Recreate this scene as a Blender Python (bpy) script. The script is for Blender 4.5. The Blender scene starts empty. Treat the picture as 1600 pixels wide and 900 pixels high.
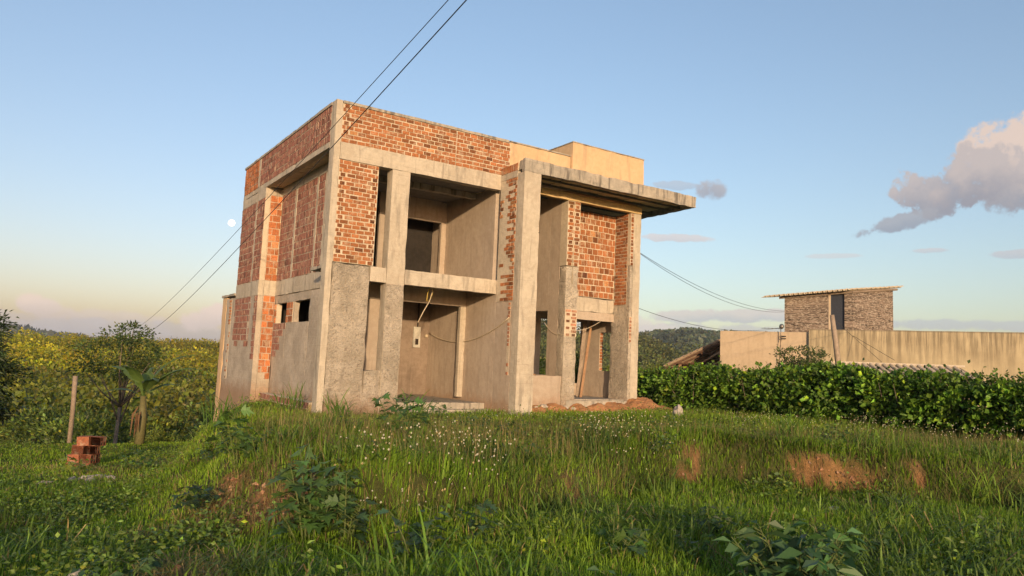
import bpy, bmesh, math, random
import numpy as np
from mathutils import Vector, Matrix, noise as mnoise
RAD = math.radians
rng = np.random.default_rng(7)
random.seed(7)
S = bpy.context.scene
COL = S.collection

# ------------------------------------------------------------------ camera
CAM = np.array([-5.53601793, -15.87255303, 1.13201356])
R3 = np.array([[0.82970502, -0.09234989, -0.55050983],
               [-0.5565995, -0.06219577, -0.82844956],
               [0.04226784, 0.99378226, -0.10300605]])
cd = bpy.data.cameras.new('camera'); cam = bpy.data.objects.new('camera', cd); COL.objects.link(cam)
M4 = Matrix([[*R3[0], CAM[0]], [*R3[1], CAM[1]], [*R3[2], CAM[2]], [0, 0, 0, 1]])
cam.matrix_world = M4
cd.sensor_width = 36; cd.lens = 1148.587 / 1600 * 36; cd.clip_start = 0.05; cd.clip_end = 20000
S.camera = cam
FW = np.array([0.55344, 0.83289]); RT = np.array([0.83289, -0.55344])      # level forward / right
def W(u, w):                                                              # metres right / ahead of the viewer -> world x, y
    return CAM[0] + RT[0]*u + FW[0]*w, CAM[1] + RT[1]*u + FW[1]*w

# ------------------------------------------------------------------ light
S.view_settings.view_transform = 'Standard'; S.view_settings.look = 'None'
S.view_settings.exposure = 1.55; S.view_settings.gamma = 1; S.view_settings.use_curve_mapping = False
SUN_EL = 9.0
sdir = np.array([0.41, 0.912]); sdir /= np.linalg.norm(sdir)                # the way the light travels, level
travel = Vector((sdir[0]*math.cos(RAD(SUN_EL)), sdir[1]*math.cos(RAD(SUN_EL)), -math.sin(RAD(SUN_EL))))
sd = bpy.data.lights.new('sun', 'SUN'); sun = bpy.data.objects.new('sun', sd); COL.objects.link(sun)
sun.rotation_euler = travel.to_track_quat('-Z', 'Y').to_euler()
sd.energy = 1.9; sd.angle = RAD(1.5); sd.color = (1.0, 0.71, 0.42)

world = bpy.data.worlds.new("World"); S.world = world; world.use_nodes = True
wt = world.node_tree; wn = wt.nodes; wl = wt.links
class G:                                                                   # small node-graph helper
    def __init__(s, nt): s.n = nt.nodes; s.l = nt.links
    def put(s, sock, v):
        if isinstance(v, bpy.types.NodeSocket): s.l.new(v, sock)
        elif v is not None: sock.default_value = v
    def m(s, op, a, b=None, c=None, clamp=False):
        n = s.n.new('ShaderNodeMath'); n.operation = op; n.use_clamp = clamp
        for i, v in enumerate((a, b, c)): s.put(n.inputs[i], v)
        return n.outputs[0]
    def mix(s, f, a, b, mode='MIX'):
        n = s.n.new('ShaderNodeMix'); n.data_type = 'RGBA'; n.blend_type = mode
        s.put(n.inputs[0], f)
        for i, v in ((6, a), (7, b)):
            if isinstance(v, tuple) and len(v) == 3: v = (*v, 1)
            s.put(n.inputs[i], v)
        return n.outputs[2]
    def noise(s, vec, scale, detail=4, rough=.55, dist=0, out=0):
        n = s.n.new('ShaderNodeTexNoise'); s.put(n.inputs['Vector'], vec)
        n.inputs['Scale'].default_value = scale; n.inputs['Detail'].default_value = detail
        n.inputs['Roughness'].default_value = rough; n.inputs['Distortion'].default_value = dist
        return n.outputs[out]
    def ramp(s, f, a, b, lo=0., hi=1.):
        n = s.n.new('ShaderNodeMapRange'); n.interpolation_type = 'SMOOTHSTEP'
        s.put(n.inputs[0], f); s.put(n.inputs[1], a); s.put(n.inputs[2], b)
        n.inputs[3].default_value = lo; n.inputs[4].default_value = hi
        return n.outputs[0]
    def scale(s, vec, sc):
        n = s.n.new('ShaderNodeMapping'); s.put(n.inputs[0], vec); n.inputs['Scale'].default_value = sc
        return n.outputs[0]
    def bump(s, h, strength, dist=.02, prev=None):
        n = s.n.new('ShaderNodeBump'); n.inputs['Strength'].default_value = strength; n.inputs['Distance'].default_value = dist
        s.put(n.inputs['Height'], h)
        if prev is not None: s.put(n.inputs['Normal'], prev)
        return n.outputs[0]
wn.clear(); g = G(wt)
sky = wn.new('ShaderNodeTexSky'); sky.sky_type = 'NISHITA'; sky.sun_disc = False
sky.sun_elevation = RAD(SUN_EL); sky.sun_rotation = math.atan2(-sdir[0], -sdir[1])
sky.air_density = 1.0; sky.dust_density = 1.2; sky.ozone_density = 1.0
tc = wn.new('ShaderNodeTexCoord'); sp = wn.new('ShaderNodeSeparateXYZ'); wl.new(tc.outputs['Generated'], sp.inputs[0])
az = g.m('MULTIPLY', g.m('ARCTAN2', sp.outputs[0], sp.outputs[1]), 57.2958)
el = g.m('MULTIPLY', g.m('ARCSINE', sp.outputs[2]), 57.2958)
n1 = g.noise(tc.outputs['Generated'], 15, 9, .64); n2 = g.noise(tc.outputs['Generated'], 50, 7, .62)
nn = g.m('ADD', g.m('MULTIPLY', g.m('SUBTRACT', n1, .5), 5.2), g.m('MULTIPLY', g.m('SUBTRACT', n2, .5), 2.4))
def blob(a0, e0, ra, re, amp=1.0, lo=.35, hi=1.05, skew=0.0):
    da = g.m('SUBTRACT', az, a0); de = g.m('SUBTRACT', el, e0)
    if skew: de = g.m('SUBTRACT', de, g.m('MULTIPLY', da, skew))
    d = g.m('ADD', g.m('POWER', g.m('ABSOLUTE', g.m('DIVIDE', da, ra)), 2.), g.m('POWER', g.m('ABSOLUTE', g.m('DIVIDE', de, re)), 2.))
    v = g.m('ADD', g.m('SUBTRACT', 1.5, d), g.m('MULTIPLY', nn, amp))
    return g.ramp(v, lo, hi), g.m('DIVIDE', de, re)
def AE(px, py):
    d = R3 @ np.array([px-800, 450-py, -1148.587]); d /= np.linalg.norm(d)
    return math.degrees(math.atan2(d[0], d[1])), math.degrees(math.asin(d[2]))
skyc = sky.outputs[0]
KS = 1.0
e01 = g.m('DIVIDE', el, 30.0, clamp=True)
# the band of thick air over the horizon: dimmer and warmer on the left, paler on the right
tone = g.mix(g.ramp(az, 0, 45), (.68, .54, .63), (.64, .60, .67))
cur = g.mix(1.0, skyc, g.mix(g.m('POWER', e01, .6), tone, (.94, .94, 1.0)), 'MULTIPLY')
# low veil of warm air over the horizon away from the sun, a real sky layer
cloudlist = [  # px, py (where they stand in the sky), radii deg, colours low / high, noise, opacity, skew
    (1612, 258, 5.2, 3.1, (.40, .405, .46), (.92, .73, .62), .95, .95, .10),
    (1490, 285, 3.6, 2.0, (.39, .395, .455), (.66, .585, .57), 1.15, .95, .12),
    (1400, 350, 2.3, 0.7, (.37, .40, .48), (.47, .48, .53), 1.0, .85, .22),
    (1112, 296, 1.45, 0.95, (.46, .47, .53), (.58, .56, .59), .6, .9, -.05),
    (1065, 290, 2.2, .35, (.50, .52, .58), (.6, .58, .6), .8, .5, -.05),
    (1055, 372, 2.6, 0.35, (.80, .66, .62), (.92, .74, .66), .8, .6, -.03),
    (1300, 400, 2.2, 0.2, (.80, .68, .66), (.85, .72, .68), .8, .4, 0),
    (1460, 391, 1.6, 0.2, (.66, .62, .66), (.80, .68, .66), .8, .5, 0),
    (1590, 397, 2.0, 0.3, (.60, .60, .66), (.7, .64, .66), .7, .6, 0),
    (1135, 494, 6.5, 0.55, (.60, .60, .68), (.84, .72, .70), .6, .7, 0.03),
    (1130, 520, 8.0, 0.7, (.62, .63, .70), (.68, .66, .70), .6, .6, 0),
    (1500, 508, 9.0, 0.45, (.62, .64, .68), (.64, .66, .70), .6, .7, 0),
    (20, 503, 9.0, .8, (.66, .60, .60), (.80, .68, .63), .5, .55, 0),
    (52, 476, 1.1, 0.8, (.95, .76, .66), (1.12, .88, .72), .6, .95, 0),
    (76, 480, .8, 0.6, (.92, .75, .66), (1.08, .86, .72), .6, .9, 0),
    (80, 488, 2.0, 0.6, (.90, .72, .62), (1.0, .80, .66), .75, .7, 0),
    (165, 496, 3.4, 0.6, (.86, .72, .64), (.98, .80, .68), .8, .65, 0),
    (210, 515, 9.0, 0.7, (.66, .62, .66), (.74, .67, .66), .5, .6, 0),
    (335, 495, 2.4, 1.1, (.96, .78, .68), (1.12, .88, .74), .6, .95, .12),
    (640, 470, 9.0, 1.8, (.90, .74, .64), (1.0, .82, .68), .7, .7, 0),
    (925, 520, 6.0, 2.2, (.92, .80, .74), (.98, .86, .78), .7, .7, 0),
]
CLOUD_K = 3.45
USE_HAZE = True
for (px, py, ra, re, clo, chi, nz, op, sk) in cloudlist:
    a0, e0 = AE(px, py)
    mk, v = blob(a0, e0, ra, re, nz, .45, 1.05, sk)
    c = g.mix(g.ramp(g.m('ADD', v, g.m('MULTIPLY', nn, .45)), -.8, .6), tuple(x*CLOUD_K for x in clo), tuple(x*CLOUD_K for x in chi))
    cur = g.mix(g.m('MULTIPLY', mk, op), cur, c)
bg = wn.new('ShaderNodeBackground'); wl.new(cur, bg.inputs[0]); bg.inputs[1].default_value = 0.087
wo = wn.new('ShaderNodeOutputWorld'); wl.new(bg.outputs[0], wo.inputs[0])

# ------------------------------------------------------------------ materials
MATS = {}
def mat(name, build, rough=.9):
    if name in MATS: return MATS[name]
    m = bpy.data.materials.new(name); m.use_nodes = True; nt = m.node_tree
    b = nt.nodes['Principled BSDF']; b.inputs['Roughness'].default_value = rough
    b.inputs['Specular IOR Level'].default_value = .25
    gg = G(nt); t = nt.nodes.new('ShaderNodeTexCoord')
    build(gg, b, t.outputs['Object']); MATS[name] = m
    return m
def mud(q, P, c):
    s = q.n.new('ShaderNodeSeparateXYZ'); q.put(s.inputs[0], P)
    k = q.ramp(q.m('ADD', s.outputs[2], q.m('MULTIPLY', q.noise(P, 5, 6, .7), -.9)), -.55, .02, 1., 0.)
    return q.mix(q.m('MULTIPLY', k, .65), c, (.27, .15, .08))
def masonry(name, ca, cb, cs, bumps, stain=.5, streak=True, rough=.92):
    """ca/cb two tones, cs stain tone; bumps list of (scale, strength, dist)"""
    def f(q, b, P):
        n1 = q.noise(P, 1.1, 5, .6); n2 = q.noise(P, 9, 5, .65); n3 = q.noise(P, 60, 3, .6)
        c = q.mix(q.ramp(q.m('ADD', q.m('MULTIPLY', n1, .55), q.m('MULTIPLY', n2, .45)), .38, .62), ca, cb)
        c = q.mix(q.m('MULTIPLY', q.ramp(n3, .45, .75), .30), c, tuple(x*.62 for x in ca))
        if streak:
            ns = q.noise(q.scale(P, (3.2, 3.2, .35)), 2.2, 5, .65)
            c = q.mix(q.m('MULTIPLY', q.ramp(ns, .50, .68), stain), c, cs)
        blot = q.noise(P, 2.4, 6, .7, .4)
        c = q.mix(q.m('MULTIPLY', q.ramp(blot, .58, .70), stain*.7), c, cs)
        nm = None
        if 'concrete' in name:
            s_ = q.n.new('ShaderNodeSeparateXYZ'); q.put(s_.inputs[0], P)
            ln = q.m('PINGPONG', q.m('ADD', s_.outputs[2], q.m('MULTIPLY', q.noise(P, 3, 3, .5), .03)), .115)
            edge = q.m('MULTIPLY', q.ramp(ln, .0, .007, 1., 0.), q.ramp(q.noise(P, 2.5, 3, .6), .45, .6))
            c = q.mix(q.m('MULTIPLY', edge, .45), c, cs); nm = q.bump(ln, .25, .02)
            pit = q.n.new('ShaderNodeTexVoronoi'); q.put(pit.inputs['Vector'], P); pit.inputs['Scale'].default_value = 26
            hole = q.m('MULTIPLY', q.ramp(pit.outputs['Distance'], .10, .20, 1., 0.), q.ramp(q.noise(P, 4, 4, .6), .52, .62))
            c = q.mix(q.m('MULTIPLY', hole, .7), c, cs)
        if name == 'smooth_cement_render': c = mud(q, P, c)
        q.put(b.inputs['Base Color'], c)
        for (sc, st, di, dt) in bumps:
            nm = q.bump(q.noise(P, sc, dt, .6, .3), st, di, nm)
        q.put(b.inputs['Normal'], nm)
    return mat(name, f, rough)
CONC = masonry('cast_concrete', (.40, .345, .27), (.50, .44, .35), (.17, .15, .125), [(7, .35, .02, 4), (45, .4, .008, 4)], .55)
CONCDARK = masonry('weathered_concrete', (.30, .27, .225), (.42, .37, .30), (.10, .09, .08), [(6, .4, .03, 5), (40, .5, .01, 4)], .8)
PLAST = masonry('smooth_cement_render', (.37, .30, .235), (.44, .365, .29), (.25, .205, .165), [(3, .15, .03, 4), (70, .25, .004, 3)], .45)
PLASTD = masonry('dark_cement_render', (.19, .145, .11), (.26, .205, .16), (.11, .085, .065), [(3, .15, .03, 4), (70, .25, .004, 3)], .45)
PLASTB = masonry('shade_black_render', (.022, .019, .017), (.035, .03, .026), (.03, .026, .02), [(20, .3, .01, 3)], .4)  # near-black colour stands in for the dark of unlit rooms
PLASTW = masonry('warm_parapet_render', (.52, .36, .21), (.58, .41, .25), (.28, .21, .14), [(3, .15, .03, 4), (60, .3, .005, 3)], .4)
MORT = masonry('mortar', (.46, .385, .285), (.58, .50, .385), (.30, .25, .20), [(30, .6, .02, 4), (90, .4, .005, 3)], .4, False)
YBEAM = masonry('ochre_beam', (.50, .36, .17), (.58, .43, .23), (.30, .22, .12), [(8, .3, .02, 4), (50, .3, .006, 3)], .35)
def f_rough(q, b, P, ca=(.43, .37, .29), cb=(.56, .485, .39)):
    n1 = q.noise(P, 1.4, 5, .6); n2 = q.noise(P, 14, 6, .7, .8)
    w = q.n.new('ShaderNodeTexVoronoi'); q.put(w.inputs['Vector'], q.scale(P, (1, 1, 1.6))); w.inputs['Scale'].default_value = 16
    c = q.mix(q.ramp(n1, .38, .62), ca, cb)
    c = q.mix(q.m('MULTIPLY', q.ramp(n2, .52, .66), .6), c, (.17, .14, .11))
    c = q.mix(q.m('MULTIPLY', q.ramp(q.noise(P, 8, 6, .7, 1.5), .55, .68), .5), c, (.52, .45, .37))
    ns = q.noise(q.scale(P, (3., 3., .4)), 2., 5, .65)
    c = q.mix(q.m('MULTIPLY', q.ramp(ns, .52, .7), .35), c, (.20, .175, .145))
    q.put(b.inputs['Base Color'], mud(q, P, c))
    nm = q.bump(q.noise(P, 4.5, 6, .7, 2.2), 1., .09)
    nm = q.bump(w.outputs['Distance'], .5, .03, nm)
    nm = q.bump(q.noise(P, 30, 5, .7, .8), 1., .04, nm)
    q.put(b.inputs['Normal'], nm)
ROUGH = mat('thrown_rough_render', f_rough)
ROUGHP = mat('pale_lumpy_render', lambda q, b, P: f_rough(q, b, P, (.50, .43, .34), (.64, .56, .45)))
def f_grey(q, b, P):
    n1 = q.noise(P, 1.6, 5, .6); n2 = q.noise(P, 12, 6, .7, .5)
    c = q.mix(q.ramp(n1, .38, .62), (.34, .29, .23), (.45, .385, .31))
    c = q.mix(q.m('MULTIPLY', q.ramp(n2, .5, .68), .4), c, (.17, .15, .13))
    br = q.n.new('ShaderNodeTexBrick'); sx = q.n.new('ShaderNodeSeparateXYZ'); q.put(sx.inputs[0], P)
    cx = q.n.new('ShaderNodeCombineXYZ'); q.put(cx.inputs[0], q.m('ADD', sx.outputs[0], sx.outputs[1])); q.put(cx.inputs[1], sx.outputs[2])
    q.put(br.inputs['Vector'], cx.outputs[0]); br.inputs['Scale'].default_value = 1
    br.inputs['Brick Width'].default_value = .1; br.inputs['Row Height'].default_value = .2; br.inputs['Mortar Size'].default_value = .012; br.inputs['Mortar Smooth'].default_value = 1
    c = q.mix(q.m('MULTIPLY', br.outputs['Fac'], .25), c, (.42, .38, .33))
    q.put(b.inputs['Base Color'], mud(q, P, c))
    nm = q.bump(br.outputs['Fac'], .25, .01); nm = q.bump(q.noise(P, 9, 6, .65, .6), .7, .03, nm); nm = q.bump(q.noise(P, 50, 4, .7), .5, .01, nm)
    q.put(b.inputs['Normal'], nm)
GREY = mat('thin_grey_render_over_brick', f_grey)
def attr_mat(name, rough=.85, bump=None, transl=0., spec=.2, hue=None, mottled=0):
    def f(q, b, P):
        a = q.n.new('ShaderNodeAttribute'); a.attribute_name = 'Col'
        c = a.outputs['Color']
        if mottled:
            c = q.mix(q.m('MULTIPLY', q.ramp(q.noise(P, 24, 5, .7), .42, .66), mottled), c, (.11, .055, .038))
            c = q.mix(q.m('MULTIPLY', q.ramp(q.noise(P, 5, 6, .75), .50, .64), mottled*1.1), c, (.43, .33, .235))
        q.put(b.inputs['Base Color'], c)
        b.inputs['Specular IOR Level'].default_value = spec
        if bump: q.put(b.inputs['Normal'], q.bump(q.noise(P, bump[0], 4, .6), bump[1], bump[2]))
        if transl:
            t = q.n.new('ShaderNodeBsdfTranslucent'); q.put(t.inputs[0], q.mix(1.0, c, (1.0, 1.15, .45), 'MULTIPLY'))
            mx = q.n.new('ShaderNodeMixShader'); mx.inputs[0].default_value = transl
            q.l.new(b.outputs[0], mx.inputs[1]); q.l.new(t.outputs[0], mx.inputs[2])
            o = [n for n in q.n if n.type == 'OUTPUT_MATERIAL'][0]; q.l.new(mx.outputs[0], o.inputs[0])
    return mat(name, f, rough)
BRICK = attr_mat('fired_clay_brick', .9, (55, .55, .008), mottled=.55)
LEAF = attr_mat('leaf', .5, None, .25, .35)
GRASSM = attr_mat('grass_blade', .55, None, .30, .25)
BARKM = masonry('bark', (.13, .10, .075), (.22, .175, .13), (.07, .055, .04), [(12, .8, .03, 5)], .5)
WOOD = masonry('sawn_timber', (.26, .15, .085), (.36, .22, .125), (.13, .08, .05), [(20, .4, .01, 4)], .4)
DARKW = masonry('shade_dark_timber', (.10, .055, .035), (.15, .085, .05), (.05, .03, .02), [(20, .4, .01, 4)], .4)  # shade under the lean-to roof put into a darker brown
OLDWOOD = masonry('weathered_timber', (.22, .17, .125), (.34, .27, .21), (.12, .09, .07), [(20, .5, .015, 4)], .5)
SOIL = masonry('orange_earth', (.34, .16, .07), (.46, .24, .11), (.24, .12, .06), [(6, .8, .05, 6), (40, .7, .02, 4)], .4, False)
STONE = masonry('pale_rubble', (.38, .33, .27), (.52, .46, .38), (.22, .18, .14), [(8, .7, .03, 5), (40, .5, .01, 4)], .5, False)
def plain(name, c, rough=.6, metal=0):
    def f(q, b, P):
        n = q.noise(P, 20, 4, .6); q.put(b.inputs['Base Color'], q.mix(q.ramp(n, .35, .65), tuple(x*.8 for x in c), c)); b.inputs['Metallic'].default_value = metal
    return mat(name, f, rough)
DARK = plain('dark_clay_void', (.03, .02, .016))
CABLE = plain('black_cable', (.045, .04, .036), .5)
PALEC = plain('pale_conduit', (.50, .42, .30), .5)
YELC = plain('yellow_conduit', (.52, .38, .09), .5)
METAL = plain('dull_metal', (.22, .21, .2), .45, .7)
BOXM = plain('pale_plastic', (.50, .48, .42), .5)
SOFF = masonry('soffit_block', (.58, .47, .33), (.66, .55, .39), (.12, .10, .08), [(20, .5, .01, 4)], .5, False)
JOIST = masonry('grey_joist', (.16, .155, .15), (.22, .21, .205), (.09, .085, .08), [(20, .5, .01, 4)], .5, False)

# ------------------------------------------------------------------ object helpers
def link(o, parent=None):
    COL.objects.link(o)
    if parent is not None: o.parent = parent
    return o
def tag(o, label=None, cat=None, group=None, kind=None):
    if label: o['label'] = label
    if cat: o['category'] = cat
    if group: o['group'] = group
    if kind: o['kind'] = kind
    return o
def empty(name, loc=(0, 0, 0), rz=0):
    o = bpy.data.objects.new(name, None); o.location = loc; o.rotation_euler = (0, 0, rz); o.empty_display_size = .3
    return link(o)
def np_mesh(name, V, F, mats, cols=None, smooth=False, midx=None):
    """V (n,3); F list of arrays each (m,k) of same polygon size"""
    me = bpy.data.meshes.new(name); V = np.asarray(V, np.float32)
    F = [np.asarray(f, np.int32) for f in F if len(f)]
    me.vertices.add(len(V)); me.vertices.foreach_set('co', V.ravel())
    nl = sum(f.size for f in F); me.loops.add(nl); me.loops.foreach_set('vertex_index', np.concatenate([f.ravel() for f in F]))
    tot = np.concatenate([np.full(len(f), f.shape[1], np.int32) for f in F]); st = np.concatenate([[0], np.cumsum(tot)[:-1]]).astype(np.int32)
    me.polygons.add(len(tot)); me.polygons.foreach_set('loop_start', st); me.polygons.foreach_set('loop_total', tot)
    if midx is not None: me.polygons.foreach_set('material_index', np.asarray(midx, np.int32))
    me.polygons.foreach_set('use_smooth', np.full(len(tot), bool(smooth)))
    me.update(calc_edges=True)
    if cols is not None:
        a = me.color_attributes.new('Col', 'FLOAT_COLOR', 'POINT')
        c = np.ones((len(V), 4), np.float32); c[:, :3] = cols; a.data.foreach_set('color', c.ravel())
    for m in (mats if isinstance(mats, (list, tuple)) else [mats]): me.materials.append(m)
    return me
def bm_obj(name, bm, m, parent=None, smooth=False):
    me = bpy.data.meshes.new(name); bmesh.ops.recalc_face_normals(bm, faces=bm.faces); bm.to_mesh(me); bm.free()
    if smooth:
        for p in me.polygons: p.use_smooth = True
    for x in (m if isinstance(m, (list, tuple)) else [m]): me.materials.append(x)
    return link(bpy.data.objects.new(name, me), parent)
def box(bm, x0, x1, y0, y1, z0, z1, seg=.16, amp=.0045):
    """a cast block: gridded faces pushed about a few millimetres, so edges are never ruler straight"""
    dims = (x1-x0, y1-y0, z1-z0); n = [max(1, min(60, int(round(d/seg)))) for d in dims]; o = (x0, y0, z0)
    vd = {}
    def vert(i, j, k):
        key = (i, j, k)
        if key not in vd:
            p = Vector((o[0]+dims[0]*i/n[0], o[1]+dims[1]*j/n[1], o[2]+dims[2]*k/n[2]))
            d = mnoise.noise_vector(p*4.1+Vector((x0*3.7, y0*1.3, z0*2.1)))*amp + mnoise.noise_vector(p*13)*amp*.6
            e = sum([i in (0, n[0]), j in (0, n[1]), k in (0, n[2])])
            if e >= 2:                                                     # worn arrises
                c = Vector([(x0+x1)/2, (y0+y1)/2, (z0+z1)/2]); s = Vector([(1 if v > 0 else -1) for v in (c-p)])
                wear = amp*1.5*max(0, mnoise.noise(p*3.3+Vector((9, 2, 5)))+.2)*2
                d += Vector((s.x if i in (0, n[0]) else 0, s.y if j in (0, n[1]) else 0, s.z if k in (0, n[2]) else 0))*wear
            vd[key] = bm.verts.new(p+d)
        return vd[key]
    for a, b, c in ((0, 1, 2), (1, 2, 0), (0, 2, 1)):
        for side in (0, n[c]):
            for i in range(n[a]):
                for j in range(n[b]):
                    q = []
                    for di, dj in ((0, 0), (1, 0), (1, 1), (0, 1)):
                        idx = [0, 0, 0]; idx[a] = i+di; idx[b] = j+dj; idx[c] = side; q.append(vert(*idx))
                    bm.faces.new(q)
def blocks(name, m, parent, *boxes, seg=.16, amp=.0045):
    first = None
    for b in boxes:
        bm = bmesh.new(); box(bm, *b, seg=seg, amp=amp); o = bm_obj(name, bm, m, parent); first = first or o
    return first
def hexa(c, ax, hs, jit=0):
    """8 corners of a box centre c, axes ax (3x3 rows), half sizes hs"""
    s = np.array([[i, j, k] for i in (-1, 1) for j in (-1, 1) for k in (-1, 1)], float)
    p = (s*hs) @ ax + c
    if jit: p = p + rng.normal(0, jit, p.shape)
    return p
HF = np.array([[0, 1, 3, 2], [4, 6, 7, 5], [0, 4, 5, 1], [2, 3, 7, 6], [0, 2, 6, 4], [1, 5, 7, 3]])
def clay(kind):
    q_ = .35 if kind == 'purple' else 1
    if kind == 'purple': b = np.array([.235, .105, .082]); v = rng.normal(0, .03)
    elif kind == 'orange': b = np.array([.42, .145, .055]); v = rng.normal(0, .07)
    elif kind == 'pale': b = np.array([.42, .20, .12]); v = rng.normal(0, .06)
    elif kind == 'dark': b = np.array([.022, .014, .011]); v = rng.normal(0, .02); q_ = 0
    else: b = np.array([.33, .125, .048]); v = rng.normal(0, .07)
    r = b*(1+v*2.4)
    if rng.random() < .12*q_: r = r*.55
    if rng.random() < .08*q_: r = r*np.array([1.15, 1.45, 1.6])
    return np.clip(r, .02, .7)
def brickwork(name, parent, o, u, nrm, wid, hgt, bw, bh, kind='red', mort=.02, off=.5, thick=.14, keep=None, ends=(), ragged=0, base=MORT, label=None, vert_chips=0, holes=None):
    """a masonry wall: a mortar slab with every brick modelled standing a little proud of it. o lower corner of the visible face,
    u along it, nrm out of it. keep(s, z) says where brick shows; ends = list of (s0, s1, z0, z1) with cut hollow brick ends"""
    o = np.array(o, float); u = np.array(u, float); nrm = np.array(nrm, float); up = np.array([0, 0, 1.])
    V = []; F = []; C = []; MI = []; n0 = 0
    FF = HF[:, ::-1] if np.linalg.det(np.array([u, nrm, up])) < 0 else HF
    def add(p, col, mi):
        nonlocal n0
        V.append(p); F.append(FF+n0); C.append(np.repeat([col], 8, 0)); MI.extend([mi]*6); n0 += 8
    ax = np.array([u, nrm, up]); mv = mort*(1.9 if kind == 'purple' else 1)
    add(hexa(o+u*wid/2+up*hgt/2-nrm*(thick/2+.002), ax, np.array([wid/2, thick/2, hgt/2])), (.5, .4, .3), 0)
    rows = int(math.ceil(hgt/bh-.35)); rh = hgt/rows
    for r in range(rows):
        s = -(off*bw if r % 2 else 0)+rng.normal(0, .006) - (.0 if off else 0)
        zc = (r+.5)*rh
        while s < wid-.02:
            L = bw*(1+rng.normal(0, .02)); a, b = max(s, 0.004), min(s+L, wid-.004); s += L
            if b-a < .035: continue
            mid = (a+b)/2
            if keep and not keep(o[0]*abs(u[0])+o[1]*abs(u[1])+u[0]*mid+u[1]*mid if False else mid, o[2]+zc): continue
            if any(e[0] <= mid <= e[1] and e[2] <= o[2]+zc <= e[3] for e in ends):
                if r % 2 == 0:
                    pc = o+u*mid+up*zc; hw = min((b-a)/2-mort/2, .05); hh = rh/2-mort/2
                    add(hexa(pc+nrm*.001, ax, np.array([hw*.9, .008, hh*.9])), (.02, .013, .01), 1)  # near-black plate paints the shade inside the hollow cells
                    cc = clay(kind)
                    for t in (-1, 0, 1): add(hexa(pc+up*t*(hh*.9)+nrm*.008, ax, np.array([hw, .012, hh*.13])), cc, 1)
                    for t in (-1, -.33, .33, 1): add(hexa(pc+u*t*hw*.93+nrm*.008, ax, np.array([hw*.1, .0115, hh])), cc, 1)
                    continue
            if ragged and rng.random() < ragged: continue
            pr = .007+abs(rng.normal(0, .003)); hw = (b-a)/2-mv/2*(1+rng.normal(0, .22)); hh = rh/2-mort/2*(1+rng.normal(0, .15))
            if hw < .01: continue
            add(hexa(o+u*mid+up*(zc+rng.normal(0, .0025)+.008*math.sin(mid*2.1+r*.25+o[2])*min(1, r, rows-1-r)), ax, np.array([hw, pr, hh]), .0022), clay(kind), 1)
    V = np.concatenate(V); F = np.concatenate(F)
    me = np_mesh(name, V, [F], [base, BRICK], np.concatenate(C), midx=MI)
    ob = link(bpy.data.objects.new(name, me), parent)
    if label: ob['label'] = label
    return ob
def tube(bm, pts, rad, n=8, cap=True):
    pts = [Vector(p) for p in pts]; rr = rad if isinstance(rad, (list, tuple)) else [rad]*len(pts)
    rings = []; prev = None
    for i, p in enumerate(pts):
        t = (pts[min(i+1, len(pts)-1)]-pts[max(i-1, 0)]).normalized()
        a = t.cross(Vector((0, 0, 1)) if abs(t.z) < .95 else Vector((1, 0, 0))).normalized()
        if prev is not None:
            a = (prev - t*prev.dot(t)).normalized()
        prev = a; b = t.cross(a)
        rings.append([bm.verts.new(p+(a*math.cos(k*2*math.pi/n)+b*math.sin(k*2*math.pi/n))*rr[i]) for k in range(n)])
    for r0, r1 in zip(rings, rings[1:]):
        for k in range(n): bm.faces.new((r0[k], r0[(k+1) % n], r1[(k+1) % n], r1[k]))
    if cap: bm.faces.new(rings[0][::-1]); bm.faces.new(rings[-1])
def tube_obj(name, pts, rad, m, parent=None, n=8):
    bm = bmesh.new(); tube(bm, pts, rad, n); return bm_obj(name, bm, m, parent, True)
def sag(a, b, s, n=24):
    a, b = np.array(a, float), np.array(b, float); t = np.linspace(0, 1, n)[:, None]
    p = a*(1-t)+b*t; p[:, 2] -= s*4*t[:, 0]*(1-t[:, 0]); return [tuple(x) for x in p]

# ------------------------------------------------------------------ ground
def sst(x, a, b):
    t = np.clip((x-a)/(b-a), 0, 1); return t*t*(3-2*t)
_G = rng.random((64, 64))
def vnoise(x, y):                                                          # tiling value noise, vectorised
    xi = np.floor(x).astype(int); yi = np.floor(y).astype(int); fx = x-xi; fy = y-yi
    fx = fx*fx*(3-2*fx); fy = fy*fy*(3-2*fy)
    a = _G[xi % 64, yi % 64]; b = _G[(xi+1) % 64, yi % 64]; c = _G[xi % 64, (yi+1) % 64]; d = _G[(xi+1) % 64, (yi+1) % 64]
    return (a*(1-fx)+b*fx)*(1-fy)+(c*(1-fx)+d*fx)*fy-.5
def fbm(x, y, o=4):
    s = 0; a = 1
    for i in range(o): s = s+a*vnoise(x*2**i+17.3*i, y*2**i+5.1*i); a *= .5
    return s
EU = [-40, -14, -9.2, -7.2, -5.0, -3.5, -2.7, -1.2, -.2, 1.0, 2.2, 3.2, 4.2, 5.5, 7.0, 10, 30]
EW = [90, 38, 24.5, 18.5, 12.6, 9.5, 7.9, 7.0, 7.6, 9.2, 10.6, 10.9, 10.5, 10.1, 10.0, 10.8, 12]
def edge_dist(u, w):
    we = np.interp(u, EU, EW); sl = np.interp(u+.2, EU, EW)-np.interp(u-.2, EU, EW)
    return (w-we)/np.sqrt(1+(sl/.4)**2)
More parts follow.
